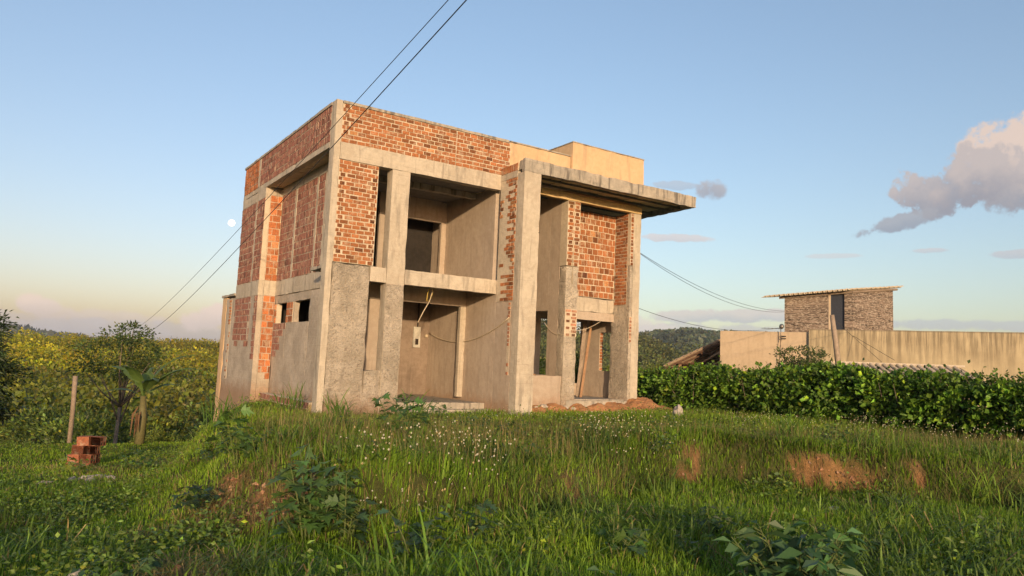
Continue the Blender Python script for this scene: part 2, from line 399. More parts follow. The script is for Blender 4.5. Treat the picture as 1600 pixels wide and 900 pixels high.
def height(u, w):
    r = np.hypot(u, w); th = np.degrees(np.arctan2(u, w))
    ed = edge_dist(u, w)+fbm(u*.9, w*.9, 3)*.45
    left = sst(-u, 1.5, 3.5)
    bw = .25+.8*left
    t = sst(ed, -bw*1.1, bw)
    plat = -.03-.13*sst(w, 11, 15.5)+.035*np.clip(u-1, 0, 4)-.05*np.clip(-u-6.5, 0, 5)-.03*np.clip(w-24, 0, 6)*(u < 0)
    low = -.47-.13*sst(-u, 2.2, 4.0)-.045*np.clip(-u-2, 0, 8)-.045*np.clip(w-7, 0, 14)*sst(-u, -2, 1)
    plat = plat+.17*np.exp(-(((u+1.7)/1.5)**2+((w-9.2)/1.5)**2))+.10*np.exp(-(((u-1.2)/1.6)**2+((w-10.5)/1.4)**2))+.08*fbm(u*.8+4, w*.8, 2)*(w < 14)
    low = low-.14*sst(-u, 1.8, 3.2)*sst(w, 5.5, 7.5)
    near = low*(1-t)+plat*t+.10*fbm(u*.35, w*.35, 3)+.05*fbm(u*1.7, w*1.7, 3)
    # far ground
    A = np.interp(r, [0, 24, 28, 34, 48, 80, 130, 200, 262, 300, 380, 700, 1200, 1700, 4200, 9000], [-1, -1.5, -3.0, -5.0, -8.5, -10.5, -9, -5, -1.2, -.4, -12, -30, -20, 0, -10, -30])
    Afar = np.interp(th, [-60, -38, -35, -33, -31, -28, -20, 0], [4, 6, 10, 13, 9, 2, 0, 0])*np.exp(-((r-1750)/420)**2)
    B = np.interp(r, [0, 40, 60, 110, 200, 330, 520, 900, 1500, 9000], [.2, -.2, -1.5, -8, -10, 2, -12, 0, -10, -30])
    Bh = np.interp(th, [0, 3, 7, 9.5, 13.5, 18, 24, 60], [22, 26, 27, 32, 44, 40, 36, 15])*np.exp(-((r-900)/190)**2)
    Bm = np.interp(th, [-5, 3, 7, 10, 13, 20], [14, 14, 10, 6, 0, 0])*np.exp(-((r-330)/80)**2)
    k = sst(th, -10, 2); back = sst(np.abs(th), 80, 120)
    far = (A+Afar)*(1-k)+(B+Bh+Bm)*k
    far = far*(1-back)+(-.6+0*r)*back
    far = far+sst(r, 60, 300)*fbm(u*.012, w*.012, 4)*5*(1+sst(r, 500, 1500)*2.5)
    s = sst(r, 22, 34)
    return near*(1-s)+far*s
def ground_z(x, y):
    dx = np.asarray(x)-CAM[0]; dy = np.asarray(y)-CAM[1]
    return height(dx*RT[0]+dy*RT[1], dx*FW[0]+dy*FW[1])
def soil_mask(u, w):                                                       # bare earth: on the bank faces and in worn patches
    ed = edge_dist(u, w)+fbm(u*.9, w*.9, 3)*.45
    bank = np.exp(-((ed+.05+fbm(u*2.3, w*2.3+8, 3)*.25)/.17)**2)*sst(fbm(u*.75+3, w*.35, 3)+fbm(u*2.6+9, w*2.6, 3)*.95, .22, .36)
    bank = np.where((u < -1.9) & (u > -3.9) & (w < 11), np.exp(-((ed+.1)/.34)**2)*sst(fbm(u*2+1, w*2, 3), -.35, -.05), bank)
    bank = np.where((u > -3.7) & (w < 12), bank, bank*.25)
    worn = sst(fbm(u*.55+31, w*.55+7, 4), .38, .55)*.8*(w < 26)
    for (a_, b_, s_) in ((-2.35, 7.5, .42), (-2.62, 7.9, .36), (-3.15, 8.1, .34), (-1.1, 6.3, .22)):
        bank = np.maximum(bank, 1.25*np.exp(-((u-a_)**2+(w-b_)**2)/s_**2)*sst(fbm(u*3.3+2, w*3.3, 3), -.35, .05))
    path = np.exp(-((u+3.0+.1*(w-5))/.5)**2)*(w < 6.2)*sst(fbm(u*1.3, w*1.3, 3), -.1, .25)
    return np.clip(bank+worn+path*.9, 0, 1)
th = np.concatenate([np.linspace(-180, -60, 40)[:-1], np.linspace(-60, 60, 380)[:-1], np.linspace(60, 180, 40)[:-1]])
rr = np.concatenate([[.25, .6, 1.0], np.geomspace(1.4, 30, 300), np.geomspace(30.8, 9000, 190)])
T, Rr = np.meshgrid(np.radians(th), rr, indexing='ij')
U, Wd = Rr*np.sin(T), Rr*np.cos(T); H = height(U, Wd)
H = H+np.where(Rr < 30, soil_mask(U, Wd)*(.16*fbm(U*3.1, Wd*3.1, 4)+.10*fbm(U*9, Wd*9, 3)-.04), 0); X, Y = W(U, Wd)
V = np.stack([X, Y, H], -1).reshape(-1, 3); na, nr = len(th), len(rr)
ii, jj = np.meshgrid(np.arange(na), np.arange(nr-1), indexing='ij'); i2 = (ii+1) % na
F = np.stack([ii*nr+jj, ii*nr+jj+1, i2*nr+jj+1, i2*nr+jj], -1).reshape(-1, 4)
c0 = len(V); V = np.vstack([V, [CAM[0], CAM[1], float(height(np.array([0.]), np.array([0.01]))[0])]])
F3 = np.stack([np.arange(na)*nr, ((np.arange(na)+1) % na)*nr, np.full(na, c0)], -1)
SM = soil_mask(V[:-1].reshape(na, nr, 3)[..., 0]*0+U, Wd)
rfar = np.hypot(U, Wd)
gcol = np.zeros((na, nr, 3)); gcol[:] = (.075, .085, .03)
gcol = gcol*(1+fbm(U*.5, Wd*.5, 4)[..., None]*.8)
gcol = gcol*(1-SM[..., None])+np.array([.23, .125, .07])*(.75+.9*np.clip(fbm(U*5, Wd*5, 3)[..., None]+.3, 0, 1))*SM[..., None]
fk = sst(rfar, 200, 400)[..., None]; gcol = gcol*(1-fk)+fk*np.array([.07, .085, .035])
gc = np.vstack([gcol.reshape(-1, 3), [[.07, .08, .03]]])
def f_ground(q, b, P):
    a = q.n.new('ShaderNodeAttribute'); a.attribute_name = 'Col'
    n = q.noise(P, 3.5, 8, .7); n2 = q.noise(P, .035, 10, .75)
    c = q.mix(q.m('MULTIPLY', q.ramp(q.noise(P, 16, 6, .7), .45, .6), .45), a.outputs['Color'], q.mix(1., a.outputs['Color'], (.4, .36, .33), 'MULTIPLY'))
    c = q.mix(q.m('MULTIPLY', q.ramp(n, .4, .65), .5), c, q.mix(1., a.outputs['Color'], (.45, .42, .4), 'MULTIPLY'))
    c = q.mix(q.m('MULTIPLY', q.ramp(n2, .42, .62), .45), c, q.mix(1., a.outputs['Color'], (1.6, 1.5, .9), 'MULTIPLY'))
    q.put(b.inputs['Base Color'], c)
    nm = q.bump(q.noise(P, 7, 7, .7), .9, .08); nm = q.bump(q.noise(P, 30, 5, .7), .8, .03, nm); q.put(b.inputs['Normal'], nm)
GROUNDM = mat('ground_cover_soil', f_ground, .97)
tag(link(bpy.data.objects.new('ground', np_mesh('ground', V, [F, F3], GROUNDM, gc, True))), kind='structure')
# ------------------------------------------------------------------ the unfinished house
house = tag(empty('unfinished_house'), 'two storey unfinished house of bare red brick and raw concrete with a wide flat canopy', 'house')
EX, EY, NX, NY = (1, 0, 0), (0, 1, 0), (-1, 0, 0), (0, -1, 0)
# --- columns
blocks('column', CONC, house, (0, .15, 0, .3, -.9, 7.0))
blocks('column', CONC, house, (1.47, 1.93, -.012, .3, -.9, 5.62))
blocks('column', CONC, house, (4.53, 5.04, -1.08, -.78, -.6, 5.93))
blocks('column', CONC, house, (9.24, 9.53, 0, .12, -.3, 5.72))
blocks('column', CONC, house, (4.36, 4.53, 1.49, 1.62, .2, 2.63))
# --- ground floor walls, front
blocks('rendered_wall', ROUGH, house, (.152, 1.06, .004, .15, -.9, 3.25), (1.062, 1.465, .004, .2, -.9, .857), seg=.12, amp=.012)
blocks('rendered_wall', ROUGH, house, (1.475, 1.925, -.03, -.014, -.9, 2.88), seg=.12, amp=.006)
blocks('floor_slab', CONCDARK, house, (.7, 4.52, .3, 7.9, -.1, .12), (1.94, 4.52, -.02, .29, -.5, -.03), (4.70, 9.36, .13, 7.9, -.05, .25), (6.9, 9.12, -.02, .128, -.05, .22))
blocks('beam', CONC, house, (1.062, 1.465, -.01, .2, 2.9, 3.25), (1.935, 4.525, -.02, .2, 2.9, 3.26))
blocks('floor_slab', CONCDARK, house, (.66, 4.52, .205, 7.9, 3.03, 3.24), (6.92, 9.37, .81, 7.9, 2.76, 2.95))
# --- upper floor front
f_u = lambda s, z: not (s > .80 and rng.random() < .25)
brickwork('brick_wall', house, (.152, .012, 3.26), EX, NY, .975, 2.355, .2, .1, 'red', .022, ends=[(0, .13, 3.5, 5.4), (.86, .98, 3.3, 5.6)])
blocks('beam', CONC, house, (.152, 4.525, -.02, .22, 5.62, 6.02))
brickwork('parapet', house, (.152, .010, 6.022), EX, NY, 4.63, .905, .2, .098, 'red', .022, ends=[(0, .12, 6.1, 6.9)])
blocks('coping', CONCDARK, house, (.15, 4.72, -.02, .16, 6.928, 7.0))
tube_obj('mortar_joint', [(3.15, .004, 6.05), (3.16, .002, 6.9)], .012, MORT, house, 5)
blocks('parapet', PLASTW, house, (4.79, 6.835, .06, .24, 6.27, 6.98), amp=.004)
blocks('coping', CONCDARK, house, (4.79, 6.835, .04, .26, 6.985, 7.02), amp=.003)
# --- the wall that returns towards the tall column
kp = lambda s, z: (s > .98-.72 and z > 2.75 and ((.78-s) < 0 or True) and (mnoise.noise(Vector((s*3, z*1.6, 4))) > -.05-.35*(s < .42)+(.25 if s > .5 else 0)))
brickwork('brick_wall', house, (4.53, -.78, 2.70), EY, NX, .775, 3.14, .2, .1, 'red', .02, thick=.15, keep=lambda s, z: s < .14 or mnoise.noise(Vector((s*5, z*2.1, 4))) > (-.22 if s < .36 else (.12 if s < .5 else .42)), ends=[(0, .12, 3.6, 5.7)], base=MORT)
blocks('beam', CONC, house, (4.52, 4.68, -.775, -.025, 5.842, 6.0))
brickwork('brick_wall', house, (4.53, -.78, 6.002), EY, NX, .755, .2, .1, .19, 'red', .018, thick=.15)
blocks('rendered_wall', PLAST, house, (4.53, 4.68, -.775, -.002, -.6, 2.695), amp=.004)
brickwork('brick_wall', house, (4.524, -.72, .85), EY, NX, .12, 1.82, .12, .1, 'pale', .03, off=0, thick=.01, ends=[(0, .12, 2.0, 2.7)], ragged=.3)
blocks('rendered_wall', PLAST, house, (4.53, 4.68, .0, 7.9, -.4, 2.9), (4.53, 4.68, .225, 7.9, 2.9, 5.74), amp=.004)
# --- porch and balcony recess
blocks('beam', PLAST, house, (.66, 4.525, 1.48, 1.62, 2.632, 3.025))
blocks('rendered_wall', PLAST, house, (.66, 2.06, 1.5, 1.62, .22, 2.63), amp=.004)
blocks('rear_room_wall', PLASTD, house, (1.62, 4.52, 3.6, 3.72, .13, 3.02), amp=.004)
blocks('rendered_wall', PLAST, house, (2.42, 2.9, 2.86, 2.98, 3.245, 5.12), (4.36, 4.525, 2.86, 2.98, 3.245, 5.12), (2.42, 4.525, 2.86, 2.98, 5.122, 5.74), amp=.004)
blocks('added_dark_partition', PLASTB, house, (.66, 4.52, 3.7, 3.8, 3.245, 5.74), amp=.003)  # wall added behind the balcony door to make the room look dark
blocks('added_dark_partition', PLASTB, house, (1.5, 1.6, 1.65, 7.9, .13, 3.02), (.68, 1.48, 5.7, 5.8, .13, 3.02), amp=.003)  # walls added behind the side windows so the openings stay dark
blocks('beam', CONCDARK, house, (.66, 4.52, 1.2, 1.36, 5.58, 5.74))
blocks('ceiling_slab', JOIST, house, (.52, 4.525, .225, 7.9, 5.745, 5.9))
mb = blocks('meter_box', BOXM, house, (4.0, 4.22, 3.54, 3.597, 1.5, 2.1), amp=.001)
blocks('meter_box_window', DARK, mb, (4.06, 4.16, 3.534, 3.5385, 1.58, 1.75), amp=.0005)
tube_obj('conduit', [(4.12, 3.56, 2.1), (4.13, 3.55, 2.5), (4.12, 3.56, 3.02)], .022, CABLE, mb)
bm = bmesh.new(); bmesh.ops.create_uvsphere(bm, u_segments=10, v_segments=6, radius=.06, matrix=Matrix.Translation((4.42, 3.55, 1.85)))
bm_obj('junction_box', bm, PALEC, house, True)
# --- left side, set-back wall
XR = .5
wz = (2.0, 2.56)
blocks('rendered_wall', GREY, house, (XR, .65, .3, 2.46, -.9, 2.79), (XR, .65, 2.462, 5.495, -.9, wz[0]), (XR, .65, 2.462, 5.495, wz[1], 2.79), (XR, .65, 3.70, 3.78, wz[0], wz[1]), seg=.15, amp=.006)
brickwork('brick_pier', house, (XR, 3.80, wz[0]), EY, NX, .56, wz[1]-wz[0], .2, .19, 'orange', .03)
brickwork('brick_pier', house, (XR, 5.29, wz[0]), EY, NX, .20, wz[1]-wz[0], .2, .19, 'orange', .03, ends=[(0, .12, 2, 2.6)])
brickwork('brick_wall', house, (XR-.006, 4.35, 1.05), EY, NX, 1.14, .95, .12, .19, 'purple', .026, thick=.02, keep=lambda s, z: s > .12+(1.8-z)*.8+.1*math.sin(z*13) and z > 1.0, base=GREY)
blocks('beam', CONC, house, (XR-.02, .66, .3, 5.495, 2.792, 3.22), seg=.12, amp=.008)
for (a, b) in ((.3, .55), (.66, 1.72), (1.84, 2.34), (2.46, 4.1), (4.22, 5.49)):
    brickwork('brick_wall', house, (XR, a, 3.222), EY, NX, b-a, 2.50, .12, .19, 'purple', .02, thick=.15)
for y in (.605, 1.78, 2.40, 4.16):
    blocks('column', CONC, house, (XR-.012, .66, y-.058, y+.058, 3.222, 5.72), amp=.003)
blocks('beam', CONC, house, (XR-.02, .66, .3, 5.495, 5.722, 5.97))
blocks('beam', CONC, house, (.0, .16, .302, 8.1, 5.925, 6.06))
for (a, b) in ((.302, 6.28), (6.46, 8.1)):
    brickwork('parapet', house, (.008, a, 6.062), EY, NX, b-a, .866, .12 if a < 1 else .1, .18, 'purple' if a < 1 else 'orange', .02, thick=.15)
blocks('column', CONC, house, (-.004, .155, 6.282, 6.458, 6.062, 6.928))
blocks('coping', CONCDARK, house, (-.02, .17, .302, 8.14, 6.93, 7.0))
# soffit of the left overhang: blocks between joists
bm = bmesh.new(); y = .34
while y < 5.4:
    box(bm, .165, XR-.022, y, y+.235, 5.955+.004*math.sin(y*9), 6.03); y += .262
bm_obj('soffit', bm, SOFF, house)
blocks('soffit_joist', JOIST, house, (.16, .6, .31, 5.48, 6.035, 6.09))
blocks('ledge', CONCDARK, house, (.02, XR-.022, .302, 1.15, 3.12, 3.2), amp=.006)
brickwork('brick_plinth', house, (.25, 1.2, -.6), EY, NX, 4.3, .64, .12, .19, 'purple', .02, thick=.24)
blocks('brick_step', BRICK if False else YBEAM, house, (.22, XR, .302, 1.19, -.5, .0), amp=.01)
# --- left side, bay
brickwork('brick_wall', house, (.152, 5.505, 3.222), EX, NY, .345, 2.48, .21, .19, 'orange', .018)
blocks('beam', CONC, house, (.152, .497, 5.50, 5.66, 5.705, 5.92), (.152, .497, 5.495, 5.66, 2.79, 3.22), amp=.006)
brickwork('brick_wall', house, (.152, 5.507, -.7), EX, NY, .345, 3.49, .19, .19, 'orange', .022, keep=lambda s, z: z > .35+.2*math.sin(s*9), base=GREY)
blocks('column', CONC, house, (-.004, .15, 6.30, 6.44, 3.222, 5.922), amp=.004)
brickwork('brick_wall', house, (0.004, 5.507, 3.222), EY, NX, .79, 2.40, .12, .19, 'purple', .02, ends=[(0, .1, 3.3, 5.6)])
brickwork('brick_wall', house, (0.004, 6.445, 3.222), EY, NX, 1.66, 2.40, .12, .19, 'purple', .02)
blocks('beam', CONC, house, (-.004, .15, 5.507, 6.298, 5.625, 5.922), (-.004, .15, 6.442, 8.1, 5.625, 5.922), (-.008, .15, 5.507, 8.1, 2.79, 3.22), amp=.006)
def kbay(s, z): return (z > 1.45+.15*math.sin(s*5) and s > .75) or (s < .34 and z > .95)
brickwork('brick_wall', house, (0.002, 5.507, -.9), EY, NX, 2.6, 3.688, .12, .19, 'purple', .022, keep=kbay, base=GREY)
blocks('column', CONC, house, (-.01, .16, 6.32, 6.42, 1.5, 2.79), amp=.004)
# lower rear wall with its pale end pilaster
blocks('rendered_wall', GREY, house, (.004, .15, 8.11, 9.25, -2.0, 2.86), amp=.008)
brickwork('brick_wall', house, (-.004, 8.5, .3), EY, NX, .3, 2.5, .1, .1, 'red', .03, thick=.01, keep=lambda s, z: rng.random() < (.85 if z > 2.1 else .35) )
blocks('column', PLASTW, house, (-.01, .3, 9.255, 9.75, -2.2, 2.9), amp=.006)
blocks('coping', CONCDARK, house, (-.05, .35, 8.12, 9.8, 2.905, 2.98), amp=.006)
# rear and hidden outer walls
blocks('rendered_wall', GREY, house, (.16, 4.5, 8.0, 8.15, -1.5, 5.9), (4.7, 6.9, 6.0, 6.15, -.6, 5.9), seg=.5)
blocks('roof_slab', CONCDARK, house, (.155, 4.52, .3, 8.1, 6.1, 6.22), (4.70, 9.5, .25, 7.9, 6.12, 6.2), seg=.4)
# --- tall entrance void
blocks('rendered_wall', PLAST, house, (6.77, 6.91, .305, .78, -.1, 5.93), (6.77, 6.91, 1.9, 7.9, -.1, 5.93), (6.77, 6.91, .782, 1.898, 2.68, 5.93), (6.77, 6.91, .782, 1.898, -.1, .88), amp=.004)
blocks('low_wall', PLAST, house, (4.69, 6.765, .05, .18, -.5, .87), amp=.007)
tube_obj('red_tile_edge', [(5.85, .1, .885), (5.95, .1, .885)], .02, BRICK if False else WOOD, house, 4)
# --- pier with cut brick ends
brickwork('brick_pier', house, (6.77, .0, 3.9), EX, NY, .44, 1.82, .22, .1, 'red', .024, off=0, thick=.3, ends=[(0, .5, 3.9, 5.75)])
tube_obj('pipe_chase', [(6.99, -.012, 5.7), (6.985, -.014, 3.4)], .014, MORT, house, 5)
blocks('rendered_pier', ROUGHP, house, (6.765, 7.21, 0, .3, -.2, 3.895), seg=.1, amp=.012)
brickwork('brick_pier', house, (6.775, -.008, 1.95), EX, NY, .42, .75, .21, .1, 'pale', .03, off=0, thick=.01, ends=[(0, .5, 1.9, 2.7)], ragged=.2)
# --- right bay
brickwork('brick_wall', house, (7.0, .67, 3.172), EX, NY, 2.125, 2.5, .19, .187, 'red', .026, thick=.13)
blocks('rough_band', CONC, house, (6.93, 9.125, .665, .80, 2.742, 3.168), amp=.012)
blocks('lintel', PLAST, house, (6.93, 9.125, .64, .82, 2.5, 2.738), amp=.004)
brickwork('brick_wall', house, (9.13, .125, 3.0), EY, NX, .54, 2.71, .2, .1, 'red', .02, thick=.12)
blocks('rendered_wall', ROUGHP, house, (9.13, 9.24, .125, .80, -.2, 2.995), seg=.1, amp=.008)
brickwork('brick_pier', house, (9.132, .004, 4.15), EX, NY, .105, 1.56, .105, .1, 'red', .026, off=0, thick=.115, ends=[(0, .2, 4.1, 5.8)])
blocks('rendered_pier', ROUGHP, house, (9.13, 9.238, .0, .12, -.2, 4.145), seg=.1, amp=.006)
brickwork('brick_pier', house, (9.134, -.008, 1.9), EX, NY, .10, .75, .10, .1, 'pale', .03, off=0, thick=.01, ends=[(0, .2, 1.9, 2.7)])
blocks('outer_wall', PLAST, house, (9.37, 9.53, .13, .98, -.2, 5.72), (9.37, 9.53, 1.55, 2.5, -.2, 5.72), (9.37, 9.53, .982, 1.548, -.2, 1.05), (9.37, 9.53, .982, 1.548, 2.22, 5.72), amp=.005)
blocks('inner_wall', PLAST, house, (6.92, 7.7, 2.35, 2.48, .25, 2.75), (7.702, 9.36, 2.35, 2.48, .25, .63), (7.702, 9.36, 2.35, 2.48, 2.56, 2.75), amp=.004)
brickwork('window_jamb', house, (9.375, 1.545, 1.06), (1, 0, 0), (0, -1, 0), .14, 1.15, .14, .1, 'red', .02, off=0, thick=.01)
# --- entrance beam and canopy
blocks('beam', YBEAM, house, (4.69, 9.53, -.03, .12, 5.722, 5.93), amp=.005)
canopy = blocks('canopy', CONCDARK, house, (4.53, 10.71, -1.08, -.93, 5.935, 6.27), (10.58, 10.71, -.93, 2.4, 5.935, 6.27), (4.69, 10.58, -.93, .04, 6.14, 6.26), (9.55, 10.58, .04, 2.4, 6.14, 6.26), (4.53, 4.69, -.93, -.79, 6.0, 6.26), seg=.12, amp=.010)
for y0, y1 in ((-.90, -.55), (-.50, -.10), (.16, .62), (.68, 1.2), (1.26, 1.8), (1.86, 2.35)):
    bm = bmesh.new(); x = 4.72
    while x < 10.4:
        if not (y0 < 0 and False): box(bm, x, min(x+.30, 10.57), y0, y1, 6.02+.006*math.sin(x*7), 6.135, seg=.3)
        x += .335
    bm_obj('soffit', bm, SOFF, canopy)
blocks('soffit_joist', JOIST, canopy, *[(4.70, 10.57, y-.022, y+.022, 5.975, 6.06) for y in (-.525, -.065, .65, 1.23, 1.83)], seg=.3)
# --- water tank housing on the roof
tank = blocks('tank_housing', PLASTW, house, (6.84, 9.56, -.03, 1.1, 6.27, 7.38), (6.84, 9.5, .14, 1.1, 5.99, 6.26), seg=.15, amp=.004)
blocks('coping', CONCDARK, tank, (6.825, 9.575, -.045, 1.115, 7.382, 7.41), amp=.003)

# ------------------------------------------------------------------ loose things at the house
def thing1(name, ob, label, cat, group=None): ob.name = name; return tag(ob, label, cat, group)
thing1('wooden_plank', blocks('wooden_plank', WOOD, None, (-.04, .04, -.02, .02, 0, 2.55), amp=.003), 'long wooden plank leaning inside the right ground floor opening', 'plank')
pl = bpy.data.objects['wooden_plank']; pl.location = (8.28, 1.05, .26); pl.rotation_euler = (RAD(-20), RAD(12), RAD(-25))
pl2 = thing1('wooden_plank', blocks('wooden_plank', OLDWOOD, None, (-.06, .06, -.02, .02, 0, 2.45), amp=.003), 'dark reddish board leaning behind the pale plank inside the house', 'plank')
pl2.location = (8.30, 1.22, .26); pl2.rotation_euler = (RAD(-18), RAD(9), RAD(-25))
tag(tube_obj('drooping_conduit', [(4.50, 3.55-4.25*t, 1.95+.33*t-.42*4*t*(1-t)) for t in [i/20 for i in range(21)]], .014, PALEC), 'pale conduit drooping along the porch side wall', 'conduit')
tag(tube_obj('hanging_conduit', [(2.95, .5, 3.02), (2.93, .45, 2.85), (2.85, .42, 2.6), (2.68, .4, 2.32), (2.55, .4, 2.05)], .012, PALEC), 'thin pale conduit hanging from the balcony underside in a slant', 'conduit')
tag(tube_obj('yellow_conduit_loop', [(2.92, .5, 3.02), (2.82, .48, 2.82), (2.80, .48, 2.62), (2.88, .5, 2.6), (2.96, .5, 2.80), (2.99, .5, 3.02)], .012, YELC), 'short yellow conduit loop under the balcony slab', 'conduit')
tag(tube_obj('loose_wire', sag((6.76, .9, 2.35), (6.75, .1, 2.0), .12, 12)+sag((6.75, .1, 2.0), (7.0, -.03, 2.05), .03, 5), .009, PALEC), 'pale wire crossing the dark side opening beside the low wall', 'wire')
tag(tube_obj('loose_wire', sag((7.4, .6, 2.15), (8.6, .62, 2.50), .10, 12), .009, PALEC), 'pale wire sagging under the lintel of the right opening', 'wire')
tag(tube_obj('loose_wire', sag((4.52, -.74, 4.45), (5.05, -1.10, 4.44), .05, 12), .006, CABLE), 'thin dark wire tied round the tall canopy column', 'wire')

# orange earth heap along the right front footing
def heap(name, pts, label, m=SOIL, res=.035, amp=.10):
    """pts: (x, y, radius, height) bumps merged into one mound"""
    xs = [p[0]-p[2] for p in pts]+[p[0]+p[2] for p in pts]; ys = [p[1]-p[2] for p in pts]+[p[1]+p[2] for p in pts]
    gx = np.arange(min(xs), max(xs), res); gy = np.arange(min(ys), max(ys), res); A, B = np.meshgrid(gx, gy, indexing='ij')
    Hh = np.zeros_like(A)
    for (x, y, r, h) in pts: Hh = np.maximum(Hh, h*np.clip(1-((A-x)**2+(B-y)**2)/r**2, 0, 1)**.8)
    Z = ground_z(A, B)-.12+Hh+amp*fbm(A*3, B*3, 4)*(Hh > .02)+amp*.45*fbm(A*9, B*9, 3)*(Hh > .02)+amp*.25*fbm(A*23, B*23, 2)*(Hh > .02)
    n, k = A.shape; V = np.stack([A, B, Z], -1).reshape(-1, 3)
    i, j = np.meshgrid(np.arange(n-1), np.arange(k-1), indexing='ij')
    F = np.stack([i*k+j, (i+1)*k+j, (i+1)*k+j+1, i*k+j+1], -1).reshape(-1, 4)
    return tag(link(bpy.data.objects.new(name, np_mesh(name, V, [F], m, None, True))), label, 'earth heap')
heap('earth_mound', [(9.45, -.2, .95, .42), (9.75, -.05, .6, .50), (8.6, -.1, .7, .40), (7.9, -.08, .6, .40), (7.2, -.1, .6, .38), (6.5, -.1, .6, .36), (5.8, -.1, .6, .34), (5.3, -.1, .5, .30), (10.1, -.3, .7, .28)], 'long heap of orange earth along the right footing of the unfinished house')
def rock(name, loc, s, label, cat='stone', group=None, m=STONE, seed=0, flat=1., sub=3):
    bm = bmesh.new(); bmesh.ops.create_icosphere(bm, subdivisions=sub, radius=1)
    for v in bm.verts:
        d = v.co.normalized(); q = Vector((round(d.x*1.6), round(d.y*1.6), round(d.z*1.6)))*.12
        v.co = (d*.85+q)*(1+.35*mnoise.noise(d*1.7+Vector((seed, 0, 0)))+.12*mnoise.noise(d*5+Vector((seed, 3, 0))))
        v.co.x *= s[0]; v.co.y *= s[1]; v.co.z *= s[2]
    o = bm_obj(name, bm, m); o.location = loc; o.rotation_euler = (0, 0, seed*1.3)
    return tag(o, label, cat, group)
def on(u, w, dz=0):
    x, y = W(u, w); return (x, y, float(height(np.array([u]), np.array([w]))[0])+dz)
rock('broken_block', on(4.05, 17.6, .12), (.26, .12, .22), 'pale broken concrete lump in the grass right of the house', seed=3)
for k, (u, w, sx, sy, sz, rz) in enumerate([(-7.35, 13.6, .30, .08, .05, .5), (-7.55, 13.2, .14, .08, .05, 1.2), (-7.7, 12.7, .16, .06, .05, .2), (-7.25, 13.2, .12, .08, .05, 2), (-7.05, 13.5, .10, .07, .05, .9), (-6.3, 13.7, .09, .06, .05, .3)]):
    o = rock('concrete_shard', on(u, w, .04), (sx, sy, sz), 'pale shard of broken concrete lying in the grass on the left', 'shard', 'concrete shards in the grass', seed=10+k); o.rotation_euler = (0, .1, rz)
for k, (x, y, s) in enumerate([(5.5, -.12, .09), (5.8, -.2, .07), (6.1, -.1, .10), (6.45, -.15, .06), (6.7, -.25, .08), (5.3, -.35, .05), (6.95, -.3, .05), (6.25, -.45, .05)]):
    rock('rubble_stone', (x, y, float(ground_z(x, y))+.16-.18*(y < -.3)), (s*1.3, s, s*.8), 'small pale lump of rubble at the foot of the low wall', 'stone', 'rubble at the foot of the low wall', seed=30+k)
# stack of red hollow bricks, left
def brick_mesh(name):
    V = []; F = []; C = []
    ax = np.eye(3); n = 0
    def a(c, hs, col):
        nonlocal n
        V.append(hexa(np.array(c), ax, np.array(hs))); F.append(HF+n); C.append(np.repeat([col], 8, 0)); n += 8
    cc = np.array([.30, .105, .055])
    a((0, 0, 0), (.093, .125, .087), (.05, .02, .012))  # near-black core, the shade inside the holes put into its colour
    for z in (-.09, 0, .09): a((0, 0, z), (.1, .13, .007), cc)
    for x in (-.093, 0, .093): a((x, 0, 0), (.007, .1298, .09), cc)
    a((-.096, 0, 0), (.004, .129, .093), cc); a((.096, 0, 0), (.004, .129, .093), cc*.9)
    return np_mesh(name, np.concatenate(V), [np.concatenate(F)], BRICK, np.concatenate(C))
bmh = brick_mesh('hollow_brick')
bx, by = W(-9.5, 16.6); b0 = float(ground_z(bx, by)); kk = 0
for (i, j, k) in [(0, 0, 0), (.95, 0, 0), (0, 1.1, 0), (1, 1, 0), (.1, .1, 1), (1.05, 0, 1), (1, 1, 1), (.35, 0, 2), (1.3, .1, 2), (.7, .05, 3), (1.7, .2, 3)]:
    o = link(bpy.data.objects.new('hollow_brick', bmh))
    a = .95; lx, ly = i*.268+random.gauss(0, .01), j*.21
    o.location = (bx+lx*RT[0]-ly*-.55, by+lx*RT[1]+ly*.83, b0+.0+k*.196); o.rotation_euler = (random.gauss(0, .05), random.gauss(0, .05), math.atan2(RT[1], RT[0])+1.57+random.gauss(0, .06))
    tag(o, 'red hollow clay brick in the small leaning stack in the grass', 'brick', 'hollow bricks stacked in the grass')

# ------------------------------------------------------------------ overhead cables
def far_pt(px, py, w):
    d = R3 @ np.array([px-800, 450-py, -1148.587]); t = w/(d[0]*FW[0]+d[1]*FW[1]); return CAM+d*t
for (a, wa, b, wb, r, lab) in [((693, 0), 7.5, (222, 507), 62, .0048, 'upper of the two dark overhead cables running down to the left'), ((721, 0), 7.2, (242, 513), 62, .0065, 'lower thicker overhead cable crossing the front corner of the house')]:
    A, B = far_pt(*a, wa), far_pt(*b, wb); d = (A-B)/np.linalg.norm(A-B); A2 = A+d*3
    bm = bmesh.new(); P = sag(tuple(A2), tuple(B), .35, 60); rad = [r*(1+1.3*i/59) for i in range(60)]
    tube(bm, P, rad, 6); tag(bm_obj('overhead_cable', bm, CABLE, None, True), lab, 'cable')
def cable(a, b, s, r, lab): tag(tube_obj('service_cable', sag(a, b, s, 30), r, CABLE, None, 6), lab, 'cable')
B1 = tuple(far_pt(1226, 486, 34.8)); B2 = tuple(far_pt(1219, 512, 30.3))
cable((9.53, .1, 4.62), B1, .42, .007, 'upper sagging cable from the house to the stone clad room')
cable((9.53, .1, 4.60), (B1[0], B1[1], B1[2]-.04), .52, .007, 'second sagging cable just beneath the upper one to the stone clad room')
cable((9.53, .1, 2.95), B2, .35, .007, 'lowest sagging cable from the house to the antenna mast')

